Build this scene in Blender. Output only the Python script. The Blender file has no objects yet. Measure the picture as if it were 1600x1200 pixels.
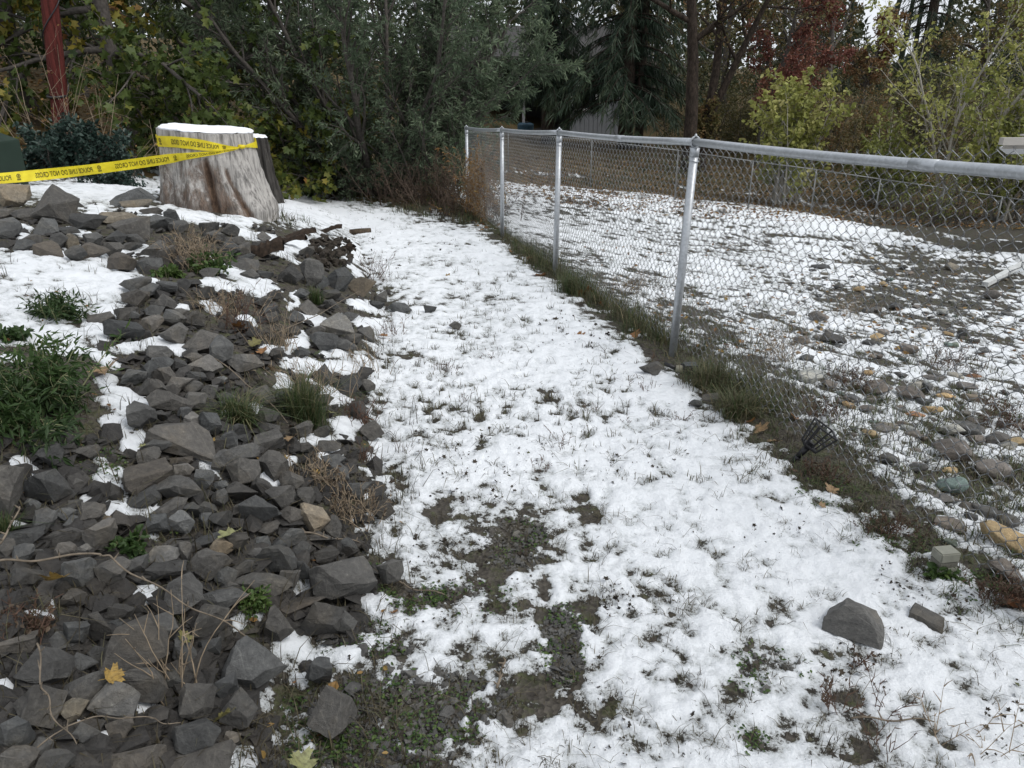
import bpy, bmesh, math, random
import numpy as np
from mathutils import Vector, Matrix, Euler

# ---------------------------------------------------------------- camera, sky, sun, exposure
scene = bpy.context.scene
CAMZ, PITCH, FPX = 1.6, math.radians(21.5), 1200.0      # focal length in photo pixels (1600 wide)
cam_data = bpy.data.cameras.new('camera'); cam_data.lens = 27.0; cam_data.sensor_width = 36.0
cam_data.clip_start = 0.05; cam_data.clip_end = 1500
cam = bpy.data.objects.new('camera', cam_data); scene.collection.objects.link(cam)
cam.location = (0, 0, CAMZ); cam.rotation_euler = (math.pi/2 - PITCH, 0, 0); scene.camera = cam

SUN_EL, SUN_AZ = math.radians(52), math.radians(118)     # soft sun behind cloud, from behind to the right
world = bpy.data.worlds.new('World'); scene.world = world; world.use_nodes = True
wn, wl = world.node_tree.nodes, world.node_tree.links
sky = wn.new('ShaderNodeTexSky'); sky.sky_type = 'NISHITA'; sky.sun_disc = False
sky.sun_elevation = SUN_EL; sky.sun_rotation = SUN_AZ; sky.dust_density = 4.0; sky.ozone_density = 1.0
hs = wn.new('ShaderNodeHueSaturation'); hs.inputs['Saturation'].default_value = 0.22
mx = wn.new('ShaderNodeMix'); mx.data_type = 'RGBA'; mx.inputs[0].default_value = 0.72   # cloud deck over the clear sky
mx.inputs[7].default_value = (7.6, 8.0, 8.6, 1)
wl.new(sky.outputs[0], hs.inputs['Color']); wl.new(hs.outputs[0], mx.inputs[6])
wl.new(mx.outputs[2], wn['Background'].inputs['Color']); wn['Background'].inputs['Strength'].default_value = 0.10

sun_d = bpy.data.lights.new('sun', 'SUN'); sun_d.energy = 1.4; sun_d.angle = math.radians(28); sun_d.color = (1, .975, .94)
sun = bpy.data.objects.new('sun', sun_d); scene.collection.objects.link(sun)
sd = Vector((math.cos(SUN_EL)*math.sin(SUN_AZ), math.cos(SUN_EL)*math.cos(SUN_AZ), math.sin(SUN_EL)))
sun.rotation_euler = sd.to_track_quat('Z', 'Y').to_euler()
sun.location = sd*30

vs = scene.view_settings
vs.view_transform = 'Standard'; vs.look = 'None'; vs.gamma = 1.0; vs.exposure = 0.52; vs.use_curve_mapping = False
scene.cycles.max_bounces = 6; scene.cycles.diffuse_bounces = 3; scene.cycles.glossy_bounces = 2
scene.cycles.transparent_max_bounces = 6; scene.cycles.use_denoising = True

C = scene.collection
RND = random.Random(7)
rng = np.random.default_rng(11)

# ---------------------------------------------------------------- numpy noise
_perm = np.random.default_rng(5).permutation(4096)
_grad = np.random.default_rng(6).uniform(0, 2*np.pi, 4096)
_gc, _gs = np.cos(_grad), np.sin(_grad)
def cross3(a, b): return np.stack([a[..., 1]*b[..., 2]-a[..., 2]*b[..., 1], a[..., 2]*b[..., 0]-a[..., 0]*b[..., 2], a[..., 0]*b[..., 1]-a[..., 1]*b[..., 0]], -1)
def perlin(x, y, seed=0):
    x = np.asarray(x, float); y = np.asarray(y, float)
    xi = np.floor(x).astype(np.int64); yi = np.floor(y).astype(np.int64)
    xf = x-xi; yf = y-yi
    u = xf*xf*xf*(xf*(xf*6-15)+10); v = yf*yf*yf*(yf*(yf*6-15)+10)
    def g(ix, iy, dx, dy):
        a = _perm[(_perm[(ix+seed*131) & 4095] + iy) & 4095]
        return _gc[a]*dx + _gs[a]*dy
    n00 = g(xi, yi, xf, yf); n10 = g(xi+1, yi, xf-1, yf)
    n01 = g(xi, yi+1, xf, yf-1); n11 = g(xi+1, yi+1, xf-1, yf-1)
    return 1.5*((n00*(1-u)+n10*u)*(1-v) + (n01*(1-u)+n11*u)*v)
def fbm(x, y, s, octs=4, seed=0, gain=.5):
    r = 0; a = 1; f = 1/s
    for i in range(octs):
        r = r + a*perlin(np.asarray(x)*f+17.3*i, np.asarray(y)*f-9.1*i, seed+i); a *= gain; f *= 2.03
    return r
def sm(a, b, x):
    t = np.clip((np.asarray(x, float)-a)/(b-a), 0, 1); return t*t*(3-2*t)

# ---------------------------------------------------------------- the lie of the land
def zpath(Y): return np.interp(Y, [-6, 0, 2, 4.4, 6.75, 9.2, 11.7, 14, 20, 38, 60, 130, 400],
                               [0, 0, .03, .07, -.017, -.133, -.247, -.35, -.55, -.70, -.5, 1.2, 6])
def xfence(Y): return np.interp(Y, [-6, 1.9, 4.38, 6.75, 9.2, 11.7, 16, 400], [3.6, 1.63, .985, .395, -.115, -.65, -1.6, -1.6])
def xfoot(Y): return np.interp(Y, [-6, 1.4, 2.6, 4.0, 5.3, 7.0, 8.7, 11, 14, 400], [-.7, -.63, -.52, -.72, -.95, -1.32, -1.75, -2.4, -4.2, -60])
def terrain(x, y):
    x = np.asarray(x, float); y = np.asarray(y, float)
    z = zpath(y)
    s = np.maximum(x-xfence(y)-.25, 0)
    z = z - (1-np.exp(-.19*s))*1.0*(1-sm(21, 33, y))
    r = np.maximum(xfoot(y)-x, 0)
    z = z + .75*(1-np.exp(-r/1.1))*(1-.55*sm(8.0, 11.0, y))
    hill = np.maximum((-x-4.4)+(y-9.0)*.25, 0)*sm(8.0, 10.5, y)
    z = z + .24*np.minimum(hill, 14)
    z = z + .10*np.clip(y-27, 0, 14)*sm(4, 12, x)
    z = z + .018*fbm(x, y, .9, 3, 3)*sm(.0, 2, y+2) + .05*fbm(x, y, 5, 2, 9)*sm(5, 12, y)
    return z
cp, sp = math.cos(PITCH), math.sin(PITCH)
def ray(u, v):
    a = (np.asarray(u, float)-800)/FPX; b = (np.asarray(v, float)-600)/FPX
    return a, cp-b*sp, -sp-b*cp
_ts = np.geomspace(.6, 200, 130)
def hits(u, v):
    """ground points seen in directions (u, v) of the photograph, and their depths along the axis"""
    u = np.atleast_1d(np.asarray(u, float)); v = np.atleast_1d(np.asarray(v, float)); out = np.empty(len(u))
    for c in range(0, len(u), 1500):
        dx, dy, dz = ray(u[c:c+1500], v[c:c+1500])
        lo = np.full(len(dx), _ts[0]); hi = np.full(len(dx), _ts[-1]); T = _ts[None]
        for it in range(3):
            below = CAMZ+dz[:, None]*T < terrain(dx[:, None]*T, dy[:, None]*T)
            k = np.where(below.any(1), below.argmax(1), T.shape[1]-1); k0 = np.maximum(k-1, 0)
            Tb = np.broadcast_to(T, below.shape); r = np.arange(len(dx))
            lo, hi = Tb[r, k0], Tb[r, k]
            T = lo[:, None]+(hi-lo)[:, None]*np.linspace(0, 1, 10)[None]
        out[c:c+1500] = (lo+hi)/2
    dx, dy, dz = ray(u, v)
    return np.stack([dx*out, dy*out, CAMZ+dz*out], 1), out
def hit(u, v):
    P, d = hits([u], [v]); return Vector(P[0]), float(d[0])
def at(u, Y, z=None):
    """point on the land at distance Y, in the vertical plane through column u"""
    x = (u-800)/FPX*Y
    for _ in range(4):
        zz = float(terrain(x, Y)) if z is None else z
        x = (u-800)/FPX*(Y*cp+(CAMZ-zz)*sp)
    return Vector((x, Y, float(terrain(x, Y)) if z is None else z))
def zat(v, Y):
    """height seen in row v at distance Y"""
    _, dy, dz = ray(800, v); return CAMZ+dz/dy*Y
def project(x, y, z):
    zc = y*cp+(CAMZ-z)*sp; zc = np.maximum(zc, .05)
    yc = y*sp-(CAMZ-z)*cp
    return 800+FPX*x/zc, 600-FPX*yc/zc

# ---------------------------------------------------------------- scene helpers
def link(o, parent=None):
    C.objects.link(o)
    if parent is not None: o.parent = parent
    return o
def tag(o, label=None, cat=None, group=None, kind=None):
    if label: o['label'] = label
    if cat: o['category'] = cat
    if group: o['group'] = group
    if kind: o['kind'] = kind
    return o
def empty(name, loc, label, cat, group=None, rz=0):
    o = bpy.data.objects.new(name, None); o.empty_display_size = .1
    o.location = loc; o.rotation_euler.z = rz; link(o); return tag(o, label, cat, group)
def mesh_np(name, verts, loops, starts, totals, mats, tint=None, smooth=False, midx=None):
    me = bpy.data.meshes.new(name)
    verts = np.asarray(verts, np.float32)
    me.vertices.add(len(verts)); me.vertices.foreach_set('co', verts.ravel())
    me.loops.add(len(loops)); me.loops.foreach_set('vertex_index', np.asarray(loops, np.int32))
    me.polygons.add(len(starts)); me.polygons.foreach_set('loop_start', np.asarray(starts, np.int32))
    if midx is not None: me.polygons.foreach_set('material_index', np.asarray(midx, np.int32))
    me.update(calc_edges=True)
    me.polygons.foreach_set('use_smooth', np.full(len(starts), bool(smooth)))
    if tint is not None:
        at_ = me.attributes.new('tint', 'FLOAT', 'POINT'); at_.data.foreach_set('value', np.asarray(tint, np.float32))
    for m in (mats if isinstance(mats, (list, tuple)) else [mats]): me.materials.append(m)
    return me
class MB:
    """collects pieces of one mesh"""
    def __init__(s): s.v = []; s.n = 0; s.l = []; s.t = []; s.c = []; s.m = []
    def add(s, verts, faces, tint=None, mat=0):
        verts = np.asarray(verts, float).reshape(-1, 3)
        s.v.append(verts)
        if isinstance(faces, np.ndarray):
            s.l.append((faces+s.n).ravel()); s.t.append(np.full(len(faces), faces.shape[1])); k = len(faces)
        else:
            s.l.append(np.concatenate([np.asarray(f) for f in faces])+s.n); s.t.append(np.array([len(f) for f in faces])); k = len(faces)
        s.m.append(np.full(k, mat))
        s.c.append(np.full(len(verts), .5) if tint is None else np.broadcast_to(np.asarray(tint, float), (len(verts),)))
        s.n += len(verts)
    def mesh(s, name, mats, smooth=False):
        t = np.concatenate(s.t); st = np.concatenate([[0], np.cumsum(t)[:-1]])
        return mesh_np(name, np.concatenate(s.v), np.concatenate(s.l), st, t, mats, np.concatenate(s.c), smooth, np.concatenate(s.m))
    def build(s, name, mats, parent=None, smooth=False):
        o = bpy.data.objects.new(name, s.mesh(name, mats, smooth)); return link(o, parent)
    def box(s, c, size, R=None, tint=.5, mat=0):
        h = np.array(size)/2
        v = np.array([[x, y, z] for x in (-1, 1) for y in (-1, 1) for z in (-1, 1)])*h
        if R is not None: v = v@np.array(R).T
        s.add(v+np.array(c), np.array([[0,1,3,2],[4,6,7,5],[0,4,5,1],[2,3,7,6],[0,2,6,4],[1,5,7,3]]), tint, mat)
    def tube(s, pts, rad, sides=6, caps=True, tint=.5, mat=0):
        pts = np.asarray(pts, float); n = len(pts); rad = np.broadcast_to(np.asarray(rad, float), (n,))
        d = np.empty_like(pts); d[0] = pts[1]-pts[0]; d[-1] = pts[-1]-pts[-2]
        if n > 2: d[1:-1] = pts[2:]-pts[:-2]
        d /= np.sqrt((d*d).sum(1, keepdims=True))+1e-9
        ref = np.array([0, 0, 1.]) if abs(d[:, 2]).mean() < .8 else np.array([1., 0, 0])
        a = cross3(d, ref); a /= np.sqrt((a*a).sum(1, keepdims=True))+1e-9
        b = cross3(d, a)
        th = np.arange(sides)*2*np.pi/sides
        ring = (a[:, None]*np.cos(th)[None, :, None]+b[:, None]*np.sin(th)[None, :, None])*rad[:, None, None]+pts[:, None]
        i = np.arange(n-1)[:, None]*sides; j = np.arange(sides)[None]; k = (j+1) % sides
        f = np.stack([i+j, i+k, i+sides+k, i+sides+j], -1).reshape(-1, 4)
        s.add(ring.reshape(-1, 3), f, tint, mat)
        if caps:
            base = s.n-n*sides
            s.l.append(base+np.arange(sides)[::-1]); s.t.append(np.array([sides])); s.m.append(np.array([mat]))
            s.l.append(base+(n-1)*sides+np.arange(sides)); s.t.append(np.array([sides])); s.m.append(np.array([mat]))

# ---------------------------------------------------------------- materials
def newmat(name):
    m = bpy.data.materials.new(name); m.use_nodes = True
    return m, m.node_tree.nodes, m.node_tree.links, m.node_tree.nodes['Principled BSDF']
def N(nodes, t, **kw):
    n = nodes.new(t)
    for k, v in kw.items():
        if k.startswith('i_'):
            key = k[2:]; n.inputs[int(key) if key.isdigit() else key.replace('_', ' ')].default_value = v
        else: setattr(n, k, v)
    return n
def ramp(nodes, stops, interp='LINEAR'):
    r = nodes.new('ShaderNodeValToRGB'); e = r.color_ramp.elements; r.color_ramp.interpolation = interp
    while len(e) > 1: e.remove(e[-1])
    e[0].position = stops[0][0]; e[0].color = (*stops[0][1], 1)
    for p, c in stops[1:]:
        q = e.new(p); q.color = (*c, 1)
    return r
def bump(n, l, src, bsdf, strength, dist=.01):
    b = n.new('ShaderNodeBump'); b.inputs['Strength'].default_value = strength; b.inputs['Distance'].default_value = dist
    l.new(src, b.inputs['Height']); l.new(b.outputs[0], bsdf.inputs['Normal']); return b
def mul(n, l, a, b, fac=1.0):
    m = n.new('ShaderNodeMix'); m.data_type = 'RGBA'; m.blend_type = 'MULTIPLY'; m.inputs[0].default_value = fac
    l.new(a, m.inputs[6]); l.new(b, m.inputs[7]); return m.outputs[2]
def plain(name, col, rough=.6, metal=0, var=.25, scale=30, bmp=.15, spec=.3):
    m, n, l, b = newmat(name)
    tc = N(n, 'ShaderNodeTexCoord'); no = N(n, 'ShaderNodeTexNoise', i_Scale=scale, i_Detail=6.0)
    l.new(tc.outputs['Object'], no.inputs['Vector'])
    r = ramp(n, [(.3, tuple(c*(1-var) for c in col)), (.7, tuple(min(1, c*(1+var)) for c in col))])
    l.new(no.outputs[0], r.inputs[0]); l.new(r.outputs[0], b.inputs['Base Color'])
    b.inputs['Roughness'].default_value = rough; b.inputs['Metallic'].default_value = metal
    b.inputs['Specular IOR Level'].default_value = spec
    if bmp: bump(n, l, no.outputs[0], b, bmp)
    return m
def leafmat(name, stops, rough=.55, trans=.25):
    m, n, l, b = newmat(name)
    a = N(n, 'ShaderNodeAttribute', attribute_name='tint')
    r = ramp(n, stops); l.new(a.outputs['Fac'], r.inputs[0]); l.new(r.outputs[0], b.inputs['Base Color'])
    b.inputs['Roughness'].default_value = rough; b.inputs['Specular IOR Level'].default_value = .3
    if trans:
        t = N(n, 'ShaderNodeBsdfTranslucent'); l.new(r.outputs[0], t.inputs[0])
        x = N(n, 'ShaderNodeMixShader'); x.inputs[0].default_value = trans
        l.new(b.outputs[0], x.inputs[1]); l.new(t.outputs[0], x.inputs[2]); l.new(x.outputs[0], n['Material Output'].inputs[0])
    return m
# ---------------------------------------------------------------- ground
def ground_mat():
    m, n, l, b = newmat('bare_ground')
    tc = N(n, 'ShaderNodeTexCoord')
    n1 = N(n, 'ShaderNodeTexNoise', i_Scale=3.0, i_Detail=9.0, i_Roughness=.65)
    n2 = N(n, 'ShaderNodeTexNoise', i_Scale=14.0, i_Detail=8.0, i_Roughness=.7)
    vo = N(n, 'ShaderNodeTexVoronoi', i_Scale=70.0, i_Randomness=1.0)
    for q in (n1, n2, vo): l.new(tc.outputs['Object'], q.inputs['Vector'])
    soil = ramp(n, [(.3, (.026, .022, .018)), (.5, (.062, .055, .046)), (.62, (.05, .055, .026)), (.75, (.095, .088, .075))])
    l.new(n2.outputs[0], soil.inputs[0])
    chips = ramp(n, [(0, (.35, .35, .35)), (.5, (1, 1, 1)), (1, (1.5, 1.5, 1.5))]); l.new(vo.outputs['Color'], chips.inputs[0])
    c1 = mul(n, l, soil.outputs[0], chips.outputs[0], .8)
    litter = ramp(n, [(.3, (.024, .017, .010)), (.45, (.066, .045, .02)), (.55, (.10, .068, .025)), (.62, (.042, .046, .017)), (.75, (.11, .06, .028))])
    l.new(n2.outputs[0], litter.inputs[0])
    c2 = mul(n, l, litter.outputs[0], chips.outputs[0], .6)
    at_ = N(n, 'ShaderNodeAttribute', attribute_name='tint')
    ad = N(n, 'ShaderNodeMath', operation='ADD'); l.new(at_.outputs['Fac'], ad.inputs[0])
    sb = N(n, 'ShaderNodeMath', operation='SUBTRACT', i_1=.5); l.new(n1.outputs[0], sb.inputs[0]); l.new(sb.outputs[0], ad.inputs[1])
    mr = N(n, 'ShaderNodeMapRange'); mr.inputs[1].default_value = .4; mr.inputs[2].default_value = .6; l.new(ad.outputs[0], mr.inputs[0])
    mxx = N(n, 'ShaderNodeMix', data_type='RGBA'); l.new(mr.outputs[0], mxx.inputs[0]); l.new(c1, mxx.inputs[6]); l.new(c2, mxx.inputs[7])
    l.new(mxx.outputs[2], b.inputs['Base Color']); b.inputs['Roughness'].default_value = .85; b.inputs['Specular IOR Level'].default_value = .2
    hh = N(n, 'ShaderNodeMath', operation='ADD'); l.new(vo.outputs['Distance'], hh.inputs[0]); l.new(n2.outputs[0], hh.inputs[1])
    bump(n, l, hh.outputs[0], b, .7, .012)
    return m
def snow_mat():
    m, n, l, b = newmat('wet_snow')
    tc = N(n, 'ShaderNodeTexCoord')
    fine = N(n, 'ShaderNodeTexNoise', i_Scale=110.0, i_Detail=8.0, i_Roughness=.78)
    mid = N(n, 'ShaderNodeTexNoise', i_Scale=22.0, i_Detail=6.0, i_Roughness=.6)
    big = N(n, 'ShaderNodeTexNoise', i_Scale=9.0, i_Detail=8.0, i_Roughness=.7)
    for q in (fine, mid, big): l.new(tc.outputs['Object'], q.inputs['Vector'])
    at_ = N(n, 'ShaderNodeAttribute', attribute_name='tint')          # thickness in centimetres
    s1 = N(n, 'ShaderNodeMath', operation='MULTIPLY_ADD', i_1=2.6, i_2=-1.3); l.new(fine.outputs[0], s1.inputs[0])
    s2 = N(n, 'ShaderNodeMath', operation='MULTIPLY_ADD', i_1=2.4, i_2=-1.2); l.new(mid.outputs[0], s2.inputs[0])
    a1 = N(n, 'ShaderNodeMath', operation='ADD'); l.new(s1.outputs[0], a1.inputs[0]); l.new(s2.outputs[0], a1.inputs[1])
    a2 = N(n, 'ShaderNodeMath', operation='ADD'); l.new(a1.outputs[0], a2.inputs[0]); l.new(at_.outputs['Fac'], a2.inputs[1])
    mr = N(n, 'ShaderNodeMapRange'); mr.inputs[1].default_value = .02; mr.inputs[2].default_value = .16; l.new(a2.outputs[0], mr.inputs[0])
    slush = N(n, 'ShaderNodeMapRange'); slush.inputs[1].default_value = .1; slush.inputs[2].default_value = 1.25; l.new(a2.outputs[0], slush.inputs[0])
    white = ramp(n, [(0, (.36, .37, .36)), (.35, (.62, .645, .66)), (1, (.80, .825, .85))]); l.new(slush.outputs[0], white.inputs[0])
    soil = ramp(n, [(.3, (.014, .012, .01)), (.5, (.04, .034, .027)), (.6, (.035, .04, .018)), (.75, (.075, .07, .06))])
    l.new(fine.outputs[0], soil.inputs[0])
    mm = N(n, 'ShaderNodeMix', data_type='RGBA'); l.new(mr.outputs[0], mm.inputs[0]); l.new(soil.outputs[0], mm.inputs[6]); l.new(white.outputs[0], mm.inputs[7])
    l.new(mm.outputs[2], b.inputs['Base Color'])
    b.inputs['Roughness'].default_value = .55; b.inputs['Specular IOR Level'].default_value = .25
    hh = N(n, 'ShaderNodeMath', operation='MULTIPLY_ADD', i_1=.6); l.new(fine.outputs[0], hh.inputs[0]); l.new(mid.outputs[0], hh.inputs[2])
    h3 = N(n, 'ShaderNodeMath', operation='ADD'); l.new(hh.outputs[0], h3.inputs[0]); l.new(big.outputs[0], h3.inputs[1])
    bump(n, l, h3.outputs[0], b, .9, .02)
    return m
M = {}
M['ground'] = ground_mat(); M['snow'] = snow_mat()

def fan(az0, az1, na, radii, oy=-1.3):
    az = np.radians(np.linspace(az0, az1, na))
    r = np.asarray(radii)
    x = r[:, None]*np.sin(az)[None]; y = r[:, None]*np.cos(az)[None]+oy
    i = np.arange(len(r)-1)[:, None]*na; j = np.arange(na-1)[None]
    f = np.stack([i+j, i+j+1, i+na+j+1, i+na+j], -1).reshape(-1, 4)[:, ::-1]
    return x.ravel(), y.ravel(), f
def rad_steps(r0, r1, k, lo):
    out = [r0]
    while out[-1] < r1: out.append(out[-1]+max(lo, k*out[-1]**2))
    return out
rr = rad_steps(.25, 24, .002, .045); rr += list(np.geomspace(rr[-1]*1.03, 520, 90))
gx, gy, gf = fan(-88, 88, 430, rr)
gz = terrain(gx, gy)
gs = gx-xfence(gy)
litter = sm(11.5, 14, gy+np.where(gx < -1.5, 0, -3))*(gs < 1) + sm(9.2, 10.2, gy)*(gx < -4.2)
litter = np.maximum(litter, sm(17, 20, gy)*1.0)
soilz = gz + .006*fbm(gx, gy, .12, 3, 21)*(gy < 9)
mb = MB(); mb.add(np.stack([gx, gy, soilz], 1), gf, np.clip(litter, 0, 1))
ground = mb.build('ground', M['ground'], smooth=True); tag(ground, kind='structure', label='dark soil, gravel and leaf litter under the snow')

# ---------------------------------------------------------------- where the snow lies
PATH_POLY = np.array([(430,268),(480,291),(560,314),(620,328),(700,340),(752,352),(798,385),(850,425),(895,465),(940,500),(985,530),(1040,578),
  (1085,600),(1120,632),(1150,655),(1190,690),(1240,722),(1268,768),(1318,785),(1366,806),(1410,838),(1460,868),(1522,898),(1562,938),(1618,970),(1900,1150),
  (2200,1700),(300,1700),(392,1260),(404,1150),(430,1050),(470,1000),(545,965),(594,925),(588,890),(565,870),(572,820),(586,780),(578,720),(580,680),(566,640),
  (570,590),(568,540),(598,505),(612,470),(580,440),(560,400),(540,372),(470,352),(432,345),(415,330),(390,300),(240,300),(150,322),(60,312),(20,300),(60,284),(180,276),(300,270)], float)
def sd_poly(u, v, P):
    inside = np.zeros(u.shape, bool); dmin = np.full(u.shape, 1e9)
    for k in range(len(P)):
        (x1, y1), (x2, y2) = P[k], P[(k+1) % len(P)]
        ex, ey = x2-x1, y2-y1
        t = np.clip(((u-x1)*ex+(v-y1)*ey)/(ex*ex+ey*ey+1e-9), 0, 1)
        dmin = np.minimum(dmin, (u-x1-t*ex)**2+(v-y1-t*ey)**2)
        c = ((y1 > v) != (y2 > v)) & (u < (x2-x1)*(v-y1)/(y2-y1+1e-12)+x1)
        inside ^= c
    return np.where(inside, 1, -1)*np.sqrt(dmin)
PATCHES = [(90,425,120,30,0),(50,470,95,30,0),(175,440,70,18,.15),(150,482,55,14,0),(20,520,60,16,0),(95,532,45,20,.3),(150,520,30,14,.6),(228,542,40,9,-.2),(275,545,22,9,.3),
 (168,600,20,14,.5),(195,632,34,18,.3),(185,665,26,18,.3),(212,695,18,20,-.7),(170,748,26,16,.3),(205,795,42,17,.1),(237,833,22,11,.5),(160,722,14,7,.3),(185,738,12,8,.4),
 (42,735,18,14,0),(130,778,14,8,0),(28,824,22,8,0),(336,735,28,9,.6),(305,712,16,8,.7),(226,932,18,14,-.6),(478,920,22,14,0),(385,968,28,14,-.5),(402,938,8,14,0),
 (600,955,40,22,.2),(455,1035,44,40,.4),(430,1085,40,46,.5),(548,1045,34,26,0),(500,1010,30,18,.2),(372,1185,44,20,.1),(232,1112,24,12,-.3),(190,1147,46,8,-.2),(100,1140,24,10,-.3),
 (10,1085,18,16,.2),(60,963,20,6,.1),(72,945,14,8,0),(30,925,10,5,0),(375,432,52,9,.35),(398,452,32,10,.4),(335,442,34,7,.15),(470,388,32,8,.1),(478,380,18,10,-.2),(546,392,20,18,.6),(556,424,12,8,.6),
 (395,368,34,7,.2),(438,396,30,5,.5),(460,470,8,12,.6),(492,502,24,6,.2),(332,482,20,7,.5),(388,505,12,8,0),(430,546,18,7,0),(470,528,14,9,0),(458,538,16,7,0),(430,592,20,9,.3),(440,600,14,9,0),
 (478,572,30,10,.1),(465,535,14,9,0),(520,552,22,8,0),(545,574,30,10,0),(575,560,36,12,0),(505,610,24,8,.4),(528,622,22,10,.2),(545,668,26,14,.1),(495,690,34,9,.05),(520,712,20,8,0),
 (398,640,12,8,0),(355,645,10,6,0),(452,722,9,8,0),(156,335,22,9,.4),(155,300,80,16,0),(128,365,20,5,.2),(48,372,18,5,0),(40,358,8,5,0),(205,392,26,5,-.1),(232,330,34,6,.1),(300,338,50,9,.15),
 (370,346,40,8,.1),(235,402,14,5,.3),(340,448,36,6,.2),(575,480,30,8,.2),(572,505,28,8,.3),(590,510,22,9,0),(280,480,14,4,0),(130,455,60,20,.2),(0,560,30,8,0),(165,565,24,10,.4),(325,405,10,5,0),(420,755,12,8,0),(560,770,12,6,.5),(392,640,16,9,0)]
HOLES = [(805,848,52,44,1.5,-.2),(785,885,34,22,1.2,0),(880,1010,40,66,1.6,0),(905,955,34,18,1.1,.1),(855,912,20,24,1.0,0),(640,1110,170,62,1.9,.1),(520,1080,90,60,1.6,0),(600,1180,180,55,1.7,0),
 (600,1000,80,26,1.3,.3),(560,1010,50,20,1.0,.2),(700,935,70,20,.8,.1),(640,925,60,22,1.1,.1),(750,905,50,40,.7,0),(820,945,60,20,1.0,0),(830,1090,60,40,1.2,.2),(760,1060,60,30,.5,0),(1190,1050,80,44,.9,.5),
 (1050,1110,60,26,.8,.2),(1040,1010,46,22,.8,0),(940,870,60,24,.6,0),(990,950,60,26,.4,0),(1120,960,120,14,.4,.1),(1480,1170,60,30,1.0,0),(1150,1160,60,24,.7,0),(1330,1090,30,20,.7,0),(940,1040,24,18,1.0,0),
 (720,790,30,14,.9,0),(660,800,34,10,1.1,0),(620,735,34,14,1.2,.1),(560,710,20,16,1.0,0),(640,770,30,8,1.1,0),(700,770,40,12,.6,0),(870,860,60,16,.5,.2),(1340,990,50,10,1.0,.3),(1440,1000,60,14,.6,.3),(1200,780,44,9,1.0,.15),
 (1080,590,44,16,.9,.6),(650,560,36,8,1.0,0),(690,520,30,8,.8,0),(630,455,30,12,.8,.2),(700,440,40,10,.5,0),(650,800,60,20,.6,0),(985,1130,60,50,.5,0),(930,1130,30,20,.7,0),(1370,1180,70,26,.7,0),(840,720,44,14,.4,0),
 (780,430,40,10,.5,0),(830,445,34,10,.6,.2),(1030,770,40,20,.25,0),(900,640,20,9,.6,0),(720,560,20,7,.6,0),(1440,1110,50,26,.5,0)]
def blobs(u, v, L, depth=None):
    out = np.full(u.shape, -9.0)
    for (cx, cy, a, b, rot) in L:
        sel = (abs(u-cx) < 2.2*max(a, b)) & (abs(v-cy) < 2.2*max(a, b))
        if not sel.any(): continue
        du, dv = u[sel]-cx, v[sel]-cy; c, s = math.cos(rot), math.sin(rot)
        q = ((du*c+dv*s)/(a*1.12))**2+((-du*s+dv*c)/(b*1.2))**2
        out[sel] = np.maximum(out[sel], 1.0-q)
    return out
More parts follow.
